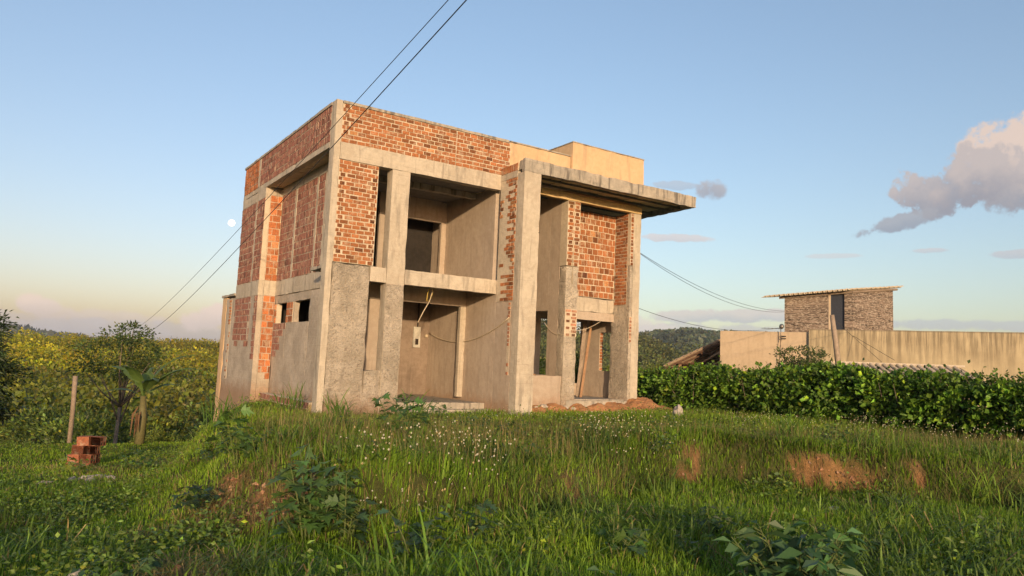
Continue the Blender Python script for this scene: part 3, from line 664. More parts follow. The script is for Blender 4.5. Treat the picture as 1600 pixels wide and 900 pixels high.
# ------------------------------------------------------------------ neighbour's place
def wallobj(name, a, b, z0, z1, th, m, parent=None):
    ax, ay = W(*a); bx, by = W(*b); L = math.hypot(bx-ax, by-ay)
    bm = bmesh.new(); box(bm, 0, L, 0, th, z0, z1, seg=.5, amp=.006)
    o = bm_obj(name, bm, m, parent); o.location = (ax, ay, 0); o.rotation_euler = (0, 0, math.atan2(by-ay, bx-ax)); return o
def f_beige(q, b, P):
    n1 = q.noise(P, .8, 5, .6); c = q.mix(q.ramp(n1, .35, .65), (.36, .295, .19), (.45, .375, .245))
    ns = q.noise(q.scale(P, (2.6, 2.6, .16)), 2.2, 6, .7); sx = q.n.new('ShaderNodeSeparateXYZ'); q.put(sx.inputs[0], P)
    top = q.ramp(sx.outputs[2], 1.0, 2.9)
    c = q.mix(q.m('MULTIPLY', q.m('MULTIPLY', q.ramp(ns, .40, .60), top), .75), c, (.13, .105, .07))
    c = q.mix(q.m('MULTIPLY', q.ramp(sx.outputs[2], 2.98, 3.06), .6), c, (.12, .10, .08))
    q.put(b.inputs['Base Color'], c); q.put(b.inputs['Normal'], q.bump(q.noise(P, 30, 4, .6), .3, .01))
BEIGE = mat('stained_beige_paint', f_beige)
CLEANB = masonry('pinkish_beige_paint', (.42, .33, .23), (.48, .38, .27), (.28, .22, .15), [(20, .2, .01, 3)], .3)
nb = tag(empty('boundary_wall', (*W(12.1, 29.9), 0)), 'long beige boundary wall with dark rain streaks behind the hedge', 'wall')
def inplace(o, parent):                                                     # parent while keeping the world placement
    o.parent = parent; o.matrix_parent_inverse = Matrix.Translation(parent.location).inverted() @ Matrix.Identity(4)
    return o
w1 = inplace(wallobj('wall_panel', (12.15, 29.9), (26.5, 22.9), -.5, 3.07, .2, BEIGE), nb)
w3 = None
tag(wallobj('rear_wall', (9.06, 31.7), (12.2, 30.05), -.5, 2.95, .2, CLEANB), 'plain pinkish beige wall section left of the streaked wall', 'wall')
# stone clad roof room
def f_clad(q, b, P):
    sx = q.n.new('ShaderNodeSeparateXYZ'); q.put(sx.inputs[0], P); cx = q.n.new('ShaderNodeCombineXYZ')
    q.put(cx.inputs[0], q.m('ADD', sx.outputs[0], sx.outputs[1])); q.put(cx.inputs[1], sx.outputs[2])
    def bk(w_, c1, c2):
        br = q.n.new('ShaderNodeTexBrick'); q.put(br.inputs['Vector'], cx.outputs[0]); br.inputs['Scale'].default_value = 1
        br.inputs['Brick Width'].default_value = w_; br.inputs['Row Height'].default_value = .045; br.inputs['Mortar Size'].default_value = .004
        br.offset = .37; br.inputs['Color1'].default_value = (*c1, 1); br.inputs['Color2'].default_value = (*c2, 1); br.inputs['Mortar'].default_value = (.05, .04, .03, 1)
        return br
    b1 = bk(.26, (.035, .025, .02), (.30, .23, .18)); b2 = bk(.41, (.08, .058, .045), (.24, .18, .14))
    st = q.noise(q.scale(P, (4, 4, 22)), 1, 2, .5); gv = q.noise(q.scale(P, (9, 9, 24)), 1, 2, .5)
    q.put(b.inputs['Base Color'], q.mix(q.m('MULTIPLY', q.ramp(gv, .5, .62), .6), q.mix(q.ramp(st, .45, .55), b1.outputs['Color'], b2.outputs['Color']), (.40, .345, .28)))
    q.put(b.inputs['Normal'], q.bump(q.noise(q.scale(P, (4, 4, 22)), 1, 2, .5), .6, .03))
CLAD = mat('split_stone_cladding', f_clad)
TILE = masonry('weathered_roof_tile', (.42, .34, .24), (.52, .43, .31), (.22, .17, .12), [(15, .3, .01, 3)], .5, False)
def tile_roof(name, o, ux, dn, nu, nd, pitch=.23, m=TILE, parent=None):
    """half-round clay tile field. o corner, ux unit along the eave, dn vector per course down the slope"""
    o, ux, dn = np.array(o), np.array(ux), np.array(dn); up = np.cross(ux, dn); up = up/np.linalg.norm(up)
    if up[2] < 0: up = -up
    V = []; F = []; n = 0; K = 9; fl = None
    for i in range(nu):
        for j in range(nd):
            for q in range(2):                                              # barrel and channel
                fl = (1 if np.dot(np.cross(ux, dn), up) > 0 else -1)*(1 if q == 0 else -1)
                rows = []
                for e in (0, 1):
                    r = pitch*(.29 if q == 0 else .30)*(1+.12*(e if q == 0 else 1-e)); cc = o+ux*(i+.5*q)*pitch+dn*(j+e*1.08)+up*(.035*(1-e) if q == 0 else .01*(1-e))
                    cc = cc + up*rng.normal(0, .003)
                    for t in np.linspace(0, math.pi, K):
                        for rad in (r, r-.014):
                            rows.append(cc-ux*math.cos(t)*rad+up*math.sin(t)*rad*(.75 if q == 0 else -.55))
                rows = np.array(rows); V.append(rows); a = np.arange(K-1)*2
                for off, flip in ((0, 0), (1, 1)):
                    f = np.stack([a+off, a+2+off, a+2+2*K+off, a+2*K+off], -1)+n; F.append(f if (off == 0) == (fl > 0) else f[:, ::-1])
                for e in (0, 1):
                    b_ = e*2*K; F.append(np.stack([a+b_, a+1+b_, a+3+b_, a+2+b_], -1)+n)
                n += len(rows)
    return link(bpy.data.objects.new(name, np_mesh(name, np.concatenate(V), [np.concatenate(F)], m)), parent)
rx, ry = W(15.55, 33.4)                                                    # near corner of the room
rm = tag(empty('roof_room', (rx, ry, 0)), 'small rooftop room clad in brown split stone with a dark doorway', 'building')
Lc, Rc = W(12.95, 34.7), W(18.1, 34.7)
aL = math.atan2(Lc[1]-ry, Lc[0]-rx); LL = math.hypot(Lc[1]-ry, Lc[0]-rx); aR = math.atan2(Rc[1]-ry, Rc[0]-rx); LR = math.hypot(Rc[1]-ry, Rc[0]-rx)
def face(name, ang, s0, s1, z0a, z0b, z1, m, th=.15):                      # wall piece whose top rises from z0a to z0b
    bm = bmesh.new(); c, s = math.cos(ang), math.sin(ang); sign = 1 if ang == aR else -1
    def P(t, d, z): return bm.verts.new((c*t-s*d*sign, s*t+c*d*sign, z))
    v = [P(s0, 0, z1), P(s1, 0, z1), P(s1, 0, z0b), P(s0, 0, z0a), P(s0, th, z1), P(s1, th, z1), P(s1, th, z0b), P(s0, th, z0a)]
    for f in ((0, 1, 2, 3), (4, 5, 6, 7), (0, 1, 5, 4), (2, 3, 7, 6), (1, 2, 6, 5), (0, 3, 7, 4)): bm.faces.new([v[i] for i in f])
    return bm_obj(name, bm, m, rm)
zt = lambda s: 5.08-.085*s
face('clad_wall', aL, 0.0, .32, zt(0), zt(.32), 2.9, CLAD)
face('clad_wall', aL, 1.0, LL, zt(1.), zt(LL), 2.9, CLAD)
face('door_jamb', aL, .90, .99, zt(.9), zt(1.), 2.9, CLEANB, .17)
dl = face('doorway_shade_sheet', aL, .325, .895, zt(.33)-.02, zt(.89)-.02, 2.9, plain('doorway_shade', (.03, .035, .05), .4), .05); dl.location = (math.sin(aL)*.12, -math.cos(aL)*.12, 0)  # dark sheet painted for the shade in the open doorway
face('clad_wall', aR, 0.012, LR, zt(0)+.02, zt(0)+.36, 2.9, CLAD)
rd = np.array([Rc[0]-rx, Rc[1]-ry])/LR; ld = np.array([Lc[0]-rx, Lc[1]-ry])/LL
# roof plane spanned by the two wall directions
e1 = np.array([ld[0], ld[1], -.085]); e2 = np.array([rd[0], rd[1], .12])
corner = np.array([0, 0, 5.19])-e1*.15-e2*.22-np.array([0, 0, .02])
st = corner+e2*(-.0); nT = int((LL+.75)/.2); nC = int((LR+.7)/.32)
tr = tile_roof('tile_roof', tuple(st+e2*nC*.32), tuple(e1/np.linalg.norm(e1)), tuple(-e2*.32), nT, nC+1, .21, parent=rm)
bm = bmesh.new()
p0 = corner+np.array([0, 0, -.10])+e2*.15+e1*.1; p1 = p0+e1*(LL+.25); tube(bm, [tuple(p0), tuple(p1)], .05, 4)
p1 = p0+e2*(LR+.3); tube(bm, [tuple(p0), tuple(p1)], .05, 4)
for k in range(7):
    a = p0+e1*k*.5; tube(bm, [tuple(a), tuple(a+e2*(LR+.3))], .035, 4)
bm_obj('roof_timber', bm, OLDWOOD, rm)
# lean-to roof at the left of the wall
lt = tag(empty('lean_to_shed', (*W(9.9, 33.9), 0)), 'open lean-to shed with brown rafters and a sloping tiled roof against the beige wall', 'shed')
o3 = lambda u, w, z: np.array([*(np.array(W(u, w))-np.array(W(9.9, 33.9))), z])
hi, lo = o3(9.85, 33.6, 2.68), o3(7.0, 33.2, 1.27); dv = lo-hi; n_c = 9
bk = o3(12.4, 36.6, 2.68)-hi; uxv = bk/np.linalg.norm(bk)
tile_roof('tile_roof', tuple(hi+np.array([0, 0, .07])), tuple(uxv), tuple(dv/n_c), 18, n_c, .21, m=masonry('shade_dark_roof_tile', (.22, .16, .11), (.30, .23, .16), (.12, .09, .065), [(15, .3, .01, 3)], .5, False), parent=lt)  # tile colour darkened to carry the shade of the roof's underside
bm = bmesh.new()
for k in range(7): tube(bm, [tuple(hi+bk*k/6-np.array([0, 0, .05])), tuple(lo+bk*k/6-np.array([0, 0, .05]))], 0.04, 4)
for t in (.05, .4, .75, .97): tube(bm, [tuple(hi+dv*t-np.array([0, 0, .13])), tuple(hi+dv*t+bk-np.array([0, 0, .13]))], .045, 4)
bm_obj('rafters', bm, DARKW, lt)
for (a, zt_) in ((o3(9.82, 33.75, 0), 2.5), (o3(7.75, 33.45, 0), 1.45), (o3(10.0, 36.0, 0), 1.45)):
    tube_obj('post', [(a[0], a[1], -.6), (a[0], a[1], zt_)], .09, WOOD, lt, 4)
tube_obj('brace', [tuple(o3(9.8, 33.7, 2.2)), tuple(o3(8.3, 33.7, 1.25))], .05, WOOD, lt, 4)
# low tiled porch roof in front of the wall
pr = tag(empty('porch_roof', (*W(11.9, 24.6), 0)), 'strip of pale tiled roof showing over the hedge in front of the streaked wall', 'roof')
A = np.array(W(11.2, 26.2)); Bp = np.array(W(15.2, 24.4)); ux = (Bp-A)/np.linalg.norm(Bp-A); dn = np.array([-FW[0], -FW[1]])
off = np.array([*(A-np.array(W(11.9, 24.6))), 1.63])
tile_roof('tile_field', tuple(off), (ux[0], ux[1], 0), (dn[0]*.3, dn[1]*.3, -.11), 20, 6, .21, parent=pr)
bm = bmesh.new(); q0 = off+np.array([0, 0, .05])-np.array([dn[0], dn[1], 0])*.02; tube(bm, [tuple(q0), tuple(q0+np.array([ux[0], ux[1], 0])*4.3)], .05, 6); bm_obj('ridge_mortar', bm, MORT, pr)
for k in (0.1, 4.1):
    for d in (0.1, 1.6):
        a = off+np.array([ux[0], ux[1], 0])*k+np.array([dn[0], dn[1], 0])*d; tube_obj('post', [(a[0], a[1], -.5), (a[0], a[1], 1.6-.36*d)], .07, WOOD, pr, 6)
# leaning post, antenna
a = far_pt(1310, 575, 23.5); b_ = far_pt(1300, 492, 23.5); a2 = a+(a-b_)*.95
o = tube_obj('leaning_post', [tuple(a2), tuple((a+b_)/2+np.array([.02, 0, 0])), tuple(b_)], [.10, .085, .07], OLDWOOD); tag(o, 'weathered round timber post leaning above the hedge', 'post')
wire_a = far_pt(1325, 519, 29.3); wire_b = far_pt(1378, 566, 26.0)
tag(tube_obj('guy_wire', [tuple(b_+(a-b_)*.05), tuple(wire_a), tuple(wire_b)], .008, CABLE), 'dark guy wire running from the leaning post to the tiled strip', 'wire')
tag(tube_obj('guy_wire', [tuple(far_pt(1318, 516, 29.9)), tuple(far_pt(1398, 563, 26.4))], .008, CABLE), 'thin second wire slanting across the streaked wall', 'wire')
an = tag(empty('antenna', tuple(far_pt(1220, 530, 30.4))), 'thin television antenna on a short mast fixed to the plain beige wall', 'antenna')
pz = 30.4/1148.6
tube_obj('mast', [(0, 0, -.1), (0, 0, 22*pz)], .02, METAL, an); bx_ = -30*pz
tube_obj('boom', [(RT[0]*bx_, RT[1]*bx_, 16*pz), (RT[0]*.05, RT[1]*.05, 16.6*pz)], .010, METAL, an)
for k in range(6): t = bx_*(k/5.5); tube_obj('element', [(RT[0]*t+FW[0]*.25, RT[1]*t+FW[1]*.25, 16.3*pz), (RT[0]*t-FW[0]*.25, RT[1]*t-FW[1]*.25, 16.3*pz)], .006, METAL, an, 5)
bm = bmesh.new(); bmesh.ops.create_uvsphere(bm, u_segments=12, v_segments=8, radius=.10, matrix=Matrix.Translation((RT[0]*.03, RT[1]*.03, 20*pz)) @ Matrix.Diagonal((1, 1, 1.1, 1))); bm_obj('signal_cup', bm, METAL, an, True)
for z in (2, 8): tube_obj('bracket', [(0, 0, z*pz*.6), (RT[0]*.22, RT[1]*.22, z*pz*.6)], .02, CABLE, an, 4)
tube_obj('lead', [(0, 0, 0), (-.05, 0, -.5), (RT[0]*-.05, RT[1]*-.05, -.95), (RT[0]*.35, RT[1]*.35, -1.5)], .012, CABLE, an)
# moon, far outside the air of the place
d = R3 @ np.array([362-800, 450-348.5, -1148.587]); d /= np.linalg.norm(d)
bm = bmesh.new(); bmesh.ops.create_uvsphere(bm, u_segments=32, v_segments=16, radius=8000*5.6/1270)
mo = bm_obj('moon', bm, None or plain('moon_rock', (.8, .78, .74), .9), None, True); mo.location = tuple(CAM+d*8000)
mb_ = MATS['moon_rock'].node_tree.nodes['Principled BSDF']; mb_.inputs['Emission Color'].default_value = (1, .93, .82, 1); mb_.inputs['Emission Strength'].default_value = .40  # emission added so the sunlit disc shows against the sky
tag(mo, 'small pale full moon low in the sky left of the house', 'moon')

# ------------------------------------------------------------------ foliage
def unit(v): return v/np.maximum(np.linalg.norm(v, axis=-1, keepdims=True), 1e-9)
def leaves(P, D, L, Wd_, cols, droop=.25, rngl=rng):
    """one four-cornered leaf, folded along its midrib, per point. P base, D direction, L length, Wd_ width"""
    n = len(P); D = unit(D); r = unit(np.cross(D, rngl.normal(0, 1, (n, 3)))); L = np.broadcast_to(L, (n,))[:, None]; w = np.broadcast_to(Wd_, (n,))[:, None]
    N = np.cross(D, r); mid = P+D*L*.45
    a = P; b = mid+r*w*.5-N*w*.12; c = P+D*L+np.array([0, 0, -1.])*L*droop*.5; d = mid-r*w*.5-N*w*.12
    V = np.stack([a, b, c, d], 1).reshape(-1, 3)
    F = np.arange(n*4).reshape(-1, 4); return V, F, np.repeat(cols, 4, 0)
def leafcol(n, base, var=.25, yellow=.1, rngl=rng):
    b = np.array(base); c = b*np.exp(rngl.normal(0, var, (n, 1)))
    c = c*(1+rngl.normal(0, .06, (n, 3))); y = rngl.random(n) < yellow; c[y] = c[y]*np.array([1.9, 1.45, .8]); return np.clip(c, .003, .6)
def shell_leaves(center, radii, nclump, per, cr, L, Wd_, base, rngl=rng, inner=.45, up=.3, yellow=.1, var=.28, low=-1):
    """clumps spread over and through an ellipsoid, leaves gathered round every clump"""
    d = unit(rngl.normal(0, 1, (nclump, 3))); d[:, 2] = np.where(d[:, 2] < low, -d[:, 2], d[:, 2])
    rad = inner+(1-inner)*rngl.random((nclump, 1))**.5; cc = np.array(center)+d*rad*np.array(radii)
    idx = np.repeat(np.arange(nclump), per); ccr = cr*(.6+.8*rngl.random(nclump))[idx][:, None]
    off = rngl.normal(0, 1, (len(idx), 3))*ccr*.5*np.array([1, 1, .7]); P = cc[idx]+off
    D = unit(d[idx]*.7+unit(off)*.6+rngl.normal(0, .45, (len(idx), 3))+np.array([0, 0, up]))
    tone = np.exp(rngl.normal(0, .22, nclump))[idx][:, None]
    return P, D, L*(.7+.6*rngl.random(len(idx))), Wd_*(.7+.6*rngl.random(len(idx))), leafcol(len(idx), base, var, yellow, rngl)*tone, cc
def merge(parts):
    Vs, Fs, Cs = [], [], []; n = 0
    for V, F, C in parts: Vs.append(V); Fs.append(F+n); Cs.append(C); n += len(V)
    return np.concatenate(Vs), [np.concatenate(Fs)], np.concatenate(Cs)
def tree_meshes(seed, crown, clr, base, L, Wd_, trunk_r, fork_z, lean=(0, 0), nc=60, per=60, inner=.45, yellow=.1, up=.3, limbs=7):
    """crown: list of (cx, cy, cz, rx, ry, rz). returns (trunk mesh, crown mesh)"""
    rg = np.random.default_rng(seed); parts = []; CC = []
    tot = sum(c[3]*c[4]+c[5]*c[3] for c in crown)
    for c in crown:
        k = max(6, int(nc*(c[3]*c[4]+c[5]*c[3])/tot)); P, D, l, w, col, cc = shell_leaves(c[:3], c[3:], k, per, clr, L, Wd_, base, rg, inner, up, yellow)
        parts.append(leaves(P, D, l, w, col, rngl=rg)); CC.append(cc)
    V, F, C = merge(parts); CC = np.concatenate(CC)
    cm = np_mesh('crown', V, F, LEAF, C)
    bm = bmesh.new(); top = (lean[0], lean[1], fork_z); tube(bm, [(0, 0, -.4), (lean[0]*.4, lean[1]*.4, fork_z*.5), top], [trunk_r*1.3, trunk_r, trunk_r*.8], 8)
    sel = CC[rg.choice(len(CC), min(len(CC), limbs*3), replace=False)]
    for i, c in enumerate(sel):
        m_ = (np.array(top)*.5+c*.5)+rg.normal(0, .12*trunk_r*6, 3); s0 = np.array(top)*(.75+.25*rg.random()) if i < limbs else np.array(top)
        tube(bm, [tuple(s0), tuple(m_), tuple(c)], [trunk_r*.5, trunk_r*.28, trunk_r*.1], 5)
    tm = bpy.data.meshes.new('trunk'); bm.to_mesh(tm); bm.free(); tm.materials.append(BARKM)
    for p in tm.polygons: p.use_smooth = True
    return tm, cm
def plant_obj(name, meshes, loc, rz, sc, label, cat, group=None, names=('trunk', 'crown')):
    e = empty(name, loc, rz); e.scale = (sc, sc, sc)
    for nm, me in zip(names, meshes): link(bpy.data.objects.new(nm, me), e)
    return tag(e, label, cat, group)

# far left dark tree, partly out of the picture
m1 = tree_meshes(11, [(0, 0, 2.9, 1.7, 1.7, 1.7), (.5, 0, 1.9, 1.6, 1.5, 1.2), (-.8, .2, 3.7, 1.3, 1.3, 1.0), (.3, -.3, 1.2, 1.3, 1.3, .8)], .42, (.028, .048, .016), .17, .055, .14, 1.4, nc=330, per=75, inner=.25, yellow=.04, up=-.25)
plant_obj('mango_tree', m1, on(-15.9, 20.8), 0, .92, 'dark dense mango tree with hanging leaves at the left edge', 'tree')
# tree with an airy flat crown
m2 = tree_meshes(12, [(.1, 0, 5.75, 1.0, .95, .5), (-.75, .3, 5.3, .6, .6, .3), (.85, -.2, 5.2, .7, .7, .35), (0, .2, 4.8, .95, .9, .4), (-1.2, 0, 4.7, .45, .45, .18), (1.4, .2, 4.6, .45, .45, .2)], .26, (.06, .09, .022), .12, .05, .07, 3.4, (.1, 0), nc=120, per=30, inner=.2, yellow=.10, limbs=5)
gx = on(-17.0, 32.5); plant_obj('tall_airy_tree', m2, (gx[0], gx[1], gx[2]-.2), .4, (2.5-gx[2])/6.3, 'slender tree with an airy flat crown where the cables run down behind the post', 'tree')
# banana plant
def banana(loc, seed, sc, label, cat='banana plant'):
    rg = np.random.default_rng(seed); e = empty('banana_plant', loc); e.scale = (sc,)*3
    tube_obj('stem', [(0, 0, -.2), (.03, 0, .7), (.0, .02, 1.3)], [.13, .11, .07], BARKM if False else plain('banana_stem', (.13, .12, .05), .6), e, 10)
    dead = plain('dry_leaf', (.15, .085, .045), .9)
    for k in range(9):
        an_ = k*2.4+rg.normal(0, .2); el_ = [1.4, 1.15, 1.0, 1.3, .75, 1.1, .2, 1.25, .9][k]; Ln = [1.9, 1.7, 1.5, 1.4, 1.1, 1.9, .8, 1.6, 1.2][k]
        N = 16; V = []; C = []; pos = np.array([0, 0, 1.25]); e_ = el_
        for i in range(N+1):
            t = i/N; dirv = np.array([math.cos(an_)*math.cos(e_), math.sin(an_)*math.cos(e_), math.sin(e_)]); side = np.array([-math.sin(an_), math.cos(an_), 0]); nrm = np.cross(side, dirv)
            w = .02+.15*max(0, math.sin(math.pi*min(1, max(0, (t-.15)/.85))**.8))
            tear = 1-.6*(rg.random() < .35); V += [pos+side*w*tear+nrm*w*.25, pos, pos-side*w*tear*(1-.2*rg.random())+nrm*w*.25]; pos = pos+dirv*Ln/N; e_ -= (.9/N)*(1.2+t)
            C += [[.075, .12, .03]]*3
        F = []
        for i in range(N):
            for s in (0, 1): a_ = i*3+s; F.append([a_, a_+1, a_+4, a_+3])
        me = np_mesh('leaf', np.array(V), [np.array(F)], LEAF, np.array(C)*(.8+.5*rg.random()))
        link(bpy.data.objects.new('leaf', me), e)
    bm = bmesh.new()
    for k in range(9):
        a_ = rg.random()*6.28; r_ = .12+.14*rg.random(); tube(bm, [(math.cos(a_)*.1, math.sin(a_)*.1, 1.15-.5*rg.random()), (math.cos(a_)*r_, math.sin(a_)*r_, .8), (math.cos(a_)*r_*1.1, math.sin(a_)*r_*1.1, .15+.3*rg.random())], [.012, .03, .008], 3)
    bm_obj('dry_leaves', bm, dead, e)
    return tag(e, label, cat)
gp = on(-11.0, 22.5); banana(gp, 5, 1.12, 'tattered banana plant with dry brown leaves round its stem, left of the house')
# fence post
gp = on(-13.15, 22.6); o = tube_obj('fence_post', [(gp[0], gp[1], gp[2]-.4), (gp[0]+RT[0]*.01, gp[1]+RT[1]*.01, gp[2]+1.0), (gp[0]-RT[0]*.02, gp[1]-RT[1]*.02, gp[2]+2.1)], [.07, .065, .07], OLDWOOD)
tag(o, 'weathered grey fence post standing alone left of the red brick stack', 'post')
# bushes and trees one can tell apart on the slope
vars_ = [tree_meshes(20+k, cr, cl, ba, L, w_, .07, fz, nc=nc_, per=60, inner=.35, yellow=.12, limbs=2 if k < 2 else 5) for k, (cr, cl, ba, L, w_, fz, nc_) in enumerate([
    ([(0, 0, 1.6, 1.7, 1.6, 1.3), (.8, .3, 1.0, 1.2, 1.2, .9), (-1, 0, .9, 1.1, 1.1, .8)], .38, (.12, .17, .025), .17, .09, .6, 110),
    ([(0, 0, 1.3, 1.5, 1.5, 1.1), (-.6, .4, 2.0, .9, .9, .7)], .34, (.10, .13, .022), .15, .08, .5, 90),
    ([(0, 0, 2.6, 1.7, 1.7, 1.2), (1.1, 0, 2.0, 1, 1, .8), (-1.1, .3, 2.1, 1.1, 1.1, .7)], .42, (.075, .11, .022), .18, .08, 1.4, 110)])]
slope = [(-19.2, 28, 1.0, 0), (-17.0, 27, .9, 1), (-15.2, 30, 1.1, 0), (-12.6, 27.5, .95, 1), (-11.3, 30.5, 1.05, 0), (-10.2, 27.2, .75, 1), (-13.5, 33, 1.2, 2), (-18.8, 34, 1.35, 2), (-22.5, 33, 1.25, 0), (-21.8, 39, 1.6, 2), (-25, 37, 1.5, 1),
         (-16.3, 37, 1.4, 0), (-13.5, 38, 1.5, 1), (-12, 35, 1.1, 0), (-18.5, 41, 1.6, 1), (-15.6, 43, 1.6, 2), (-24.5, 45, 1.9, 0), (-20.9, 47, 1.9, 1), (-17.3, 49, 1.9, 0), (-28.5, 47, 2.0, 2), (-31, 52, 2.2, 1), (-26, 54, 2.1, 0), (-22, 57, 2.2, 2), (-19, 56, 2.1, 1), (-33.5, 60, 2.3, 0), (-28.5, 62, 2.3, 1),
         (-14.2, 26.0, .6, 1), (-11.8, 25.2, .5, 1), (-9.9, 25.6, .5, 0), (-17.6, 24.2, .6, 0), (-20.3, 25.2, .8, 0), (-16.0, 25.5, .55, 0)]
for i, (u, w, s, k) in enumerate(slope):
    u += random.uniform(-.4, .4); s = s*(.62 if w < 35 else .85); g_ = on(u, w, -.15)
    plant_obj(['rounded_bush', 'bright_bush', 'slope_tree'][k], vars_[k], g_, random.uniform(0, 6.28), s*random.uniform(.9, 1.1),
              ['deep green rounded bush crowding the slope left of the house', 'bright green bush crowding the slope left of the house', 'darker open crowned tree crowding the slope left of the house'][k], 'tree' if k == 2 else 'bush', 'bushes and trees crowding the left slope')
# trees behind the right hand side
for (u, w, s, k, lab) in [(4.9, 33, .55, 1, 'yellow green bush between the house and the shed, left one'), (6.9, 33.5, .6, 1, 'yellow green bush just left of the lean-to shed'), (3.4, 30.5, .38, 0, 'green bush seen through the ground floor window of the house'), (2.35, 27.0, .50, 2, 'dark tree seen through the rear opening of the house'), (1.6, 31, .6, 0, 'green bush seen low behind the rear opening of the house'), (8.0, 38, .65, 1, 'yellow green bush half hidden behind the lean-to shed')]:
    g_ = on(u, w, -.1); plant_obj(['rounded_bush', 'bright_bush', 'slope_tree'][k], vars_[k], g_, u, s, lab, 'tree' if k == 2 else 'bush')
m5 = tree_meshes(31, [(0, 0, 1.55, .75, .7, .7), (.75, 0, 1.35, .7, .7, .6), (-.4, 0, 1.0, .8, .8, .6)], .2, (.05, .078, .024), .09, .04, .05, .6, nc=90, per=60, inner=.2)
plant_obj('round_shrub', m5, on(7.85, 19.9, .3), 0, .82, 'small rounded shrub rising above the hedge left of the leaning post', 'shrub')
# far wood: one mass
rg = np.random.default_rng(3); parts = []
def wood(n, thr, rrange, base, Ls, crown, per, p_r=1.0):
    th_ = np.radians(rg.uniform(*thr, n)); r_ = rrange[0]+(rrange[1]-rrange[0])*rg.random(n)**p_r
    u, w = r_*np.sin(th_), r_*np.cos(th_); x, y = W(u, w); z = height(u, w)
    s = crown*((.5+1.7*rg.random(n)**2.5) if crown < 4 else (.7+.4*rg.random(n))); idx = np.repeat(np.arange(n), per)
    d = unit(rg.normal(0, 1, (len(idx), 3))); d[:, 2] = np.abs(d[:, 2])*1.1-.25
    c = np.stack([x, y, z+s*.55], -1); P = c[idx]+d*(s[idx][:, None])*np.array([1, 1, .75])*(.75+.3*rg.random((len(idx), 1)))
    tone = np.exp(rg.normal(0, .22, n)+.9*fbm(u*.03, w*.03, 3))[idx][:, None]; hue = (1+np.stack([rg.normal(.03, .09, n), rg.normal(0, .04, n), rg.normal(0, .1, n)], -1))[idx]
    L = Ls*(.7+.6*rg.random(len(idx)))
    parts.append(leaves(P, unit(d+rg.normal(0, .6, d.shape)), L, L*.8, np.clip(leafcol(len(idx), base, .07, 0, rg)*tone*hue, .004, .5), rngl=rg))
wood(420, (-40, -14), (62, 130), (.14, .16, .018), .5, 3.2, 420)
wood(2300, (-41, -12), (130, 300), (.225, .215, .010), .62, 3.0, 190, .8)
wood(260, (-3, 16), (90, 190), (.11, .12, .022), .6, 2.6, 240)
wood(900, (0, 17), (190, 400), (.085, .10, .028), .9, 3.6, 120)
tag(link(bpy.data.objects.new('woods', np_mesh('woods', *merge(parts)[:2], LEAF, merge(parts)[2]))), 'sunlit yellow green woods covering the valley side', 'woods', None, 'stuff')
parts = []
wood(5200, (-41, -8), (1150, 2300), (.06, .07, .03), 9, 9, 9)
wood(3600, (-41, -8), (420, 1150), (.085, .085, .03), 6, 7, 10)
wood(6500, (-2, 30), (520, 1050), (.05, .068, .032), 4.5, 6, 14)
tag(link(bpy.data.objects.new('distant_woods', np_mesh('distant_woods', *merge(parts)[:2], LEAF, merge(parts)[2]))), 'dull green woods covering the far hills on the horizon', 'woods', None, 'stuff')

# ------------------------------------------------------------------ hedge
HP = np.array([(4.35, 25.2), (5.2, 22.6), (7.0, 19.6), (8.8, 16.6), (10.0, 14.9), (12.2, 12.2), (15, 10.5)]); seg = np.linalg.norm(np.diff(HP, axis=0), axis=1); cs = np.concatenate([[0], np.cumsum(seg)])
rg = np.random.default_rng(8)
HH = [1.0, 1.05, 1.2, 1.18, 1.25, 1.42, 1.5]
def hedge_at(s): return np.interp(s, cs, HP[:, 0]), np.interp(s, cs, HP[:, 1])
def hedge_clumps(nc, per, cr, rad_lo, base, L, yel):
    s = rg.random(nc)*cs[-1]; hu, hw = hedge_at(s); u2, w2 = hedge_at(np.minimum(s+.3, cs[-1])); u1, w1 = hedge_at(np.maximum(s-.3, 0))
    nu_, nw_ = (w2-w1), -(u2-u1); nl = np.hypot(nu_, nw_); nu_, nw_ = nu_/nl, nw_/nl
    ang = rg.uniform(-.4*math.pi, 1.4*math.pi, nc); rad = rad_lo+(1-rad_lo)*rg.random(nc)**.5
    lump = 1+1.0*fbm(s*.8, ang*.9+9, 3)+.5*fbm(s*2.6, ang*2+30, 2); hh = np.interp(s, cs, HH)
    lat = np.cos(ang)*.58*rad*lump; vz = .46*hh+np.sin(ang)*.52*hh*rad*(1+.65*fbm(s*1.3+77, ang*.7, 3)); vz = np.where(vz < .05, .05+rg.random(nc)*.5, vz)
    x_, y_ = W(hu+nu_*lat, hw+nw_*lat); cc = np.stack([x_, y_, height(hu, hw)+vz], -1)
    od = np.stack([(RT[0]*nu_+FW[0]*nw_)*np.cos(ang), (RT[1]*nu_+FW[1]*nw_)*np.cos(ang), np.sin(ang)*.8], -1)
    idx = np.repeat(np.arange(nc), per); off = rg.normal(0, 1, (len(idx), 3))*(cr*(.6+.7*rg.random(nc)))[idx][:, None]*np.array([1, 1, .7])
    D = od[idx]*.8+unit(off)*.7+rg.normal(0, .35, off.shape); tone = np.exp(rg.normal(0, .38, nc))[idx][:, None]; l = L*(.45+.95*rg.random(len(idx)))
    return leaves(cc[idx]+off, D, l, l*.8, leafcol(len(idx), base, .22, yel, rg)*tone, .25, rg)
hp = [hedge_clumps(1500, 44, .11, .75, (.095, .18, .022), .115, .07), hedge_clumps(900, 26, .16, .3, (.04, .08, .015), .09, .02)]
shoots = []
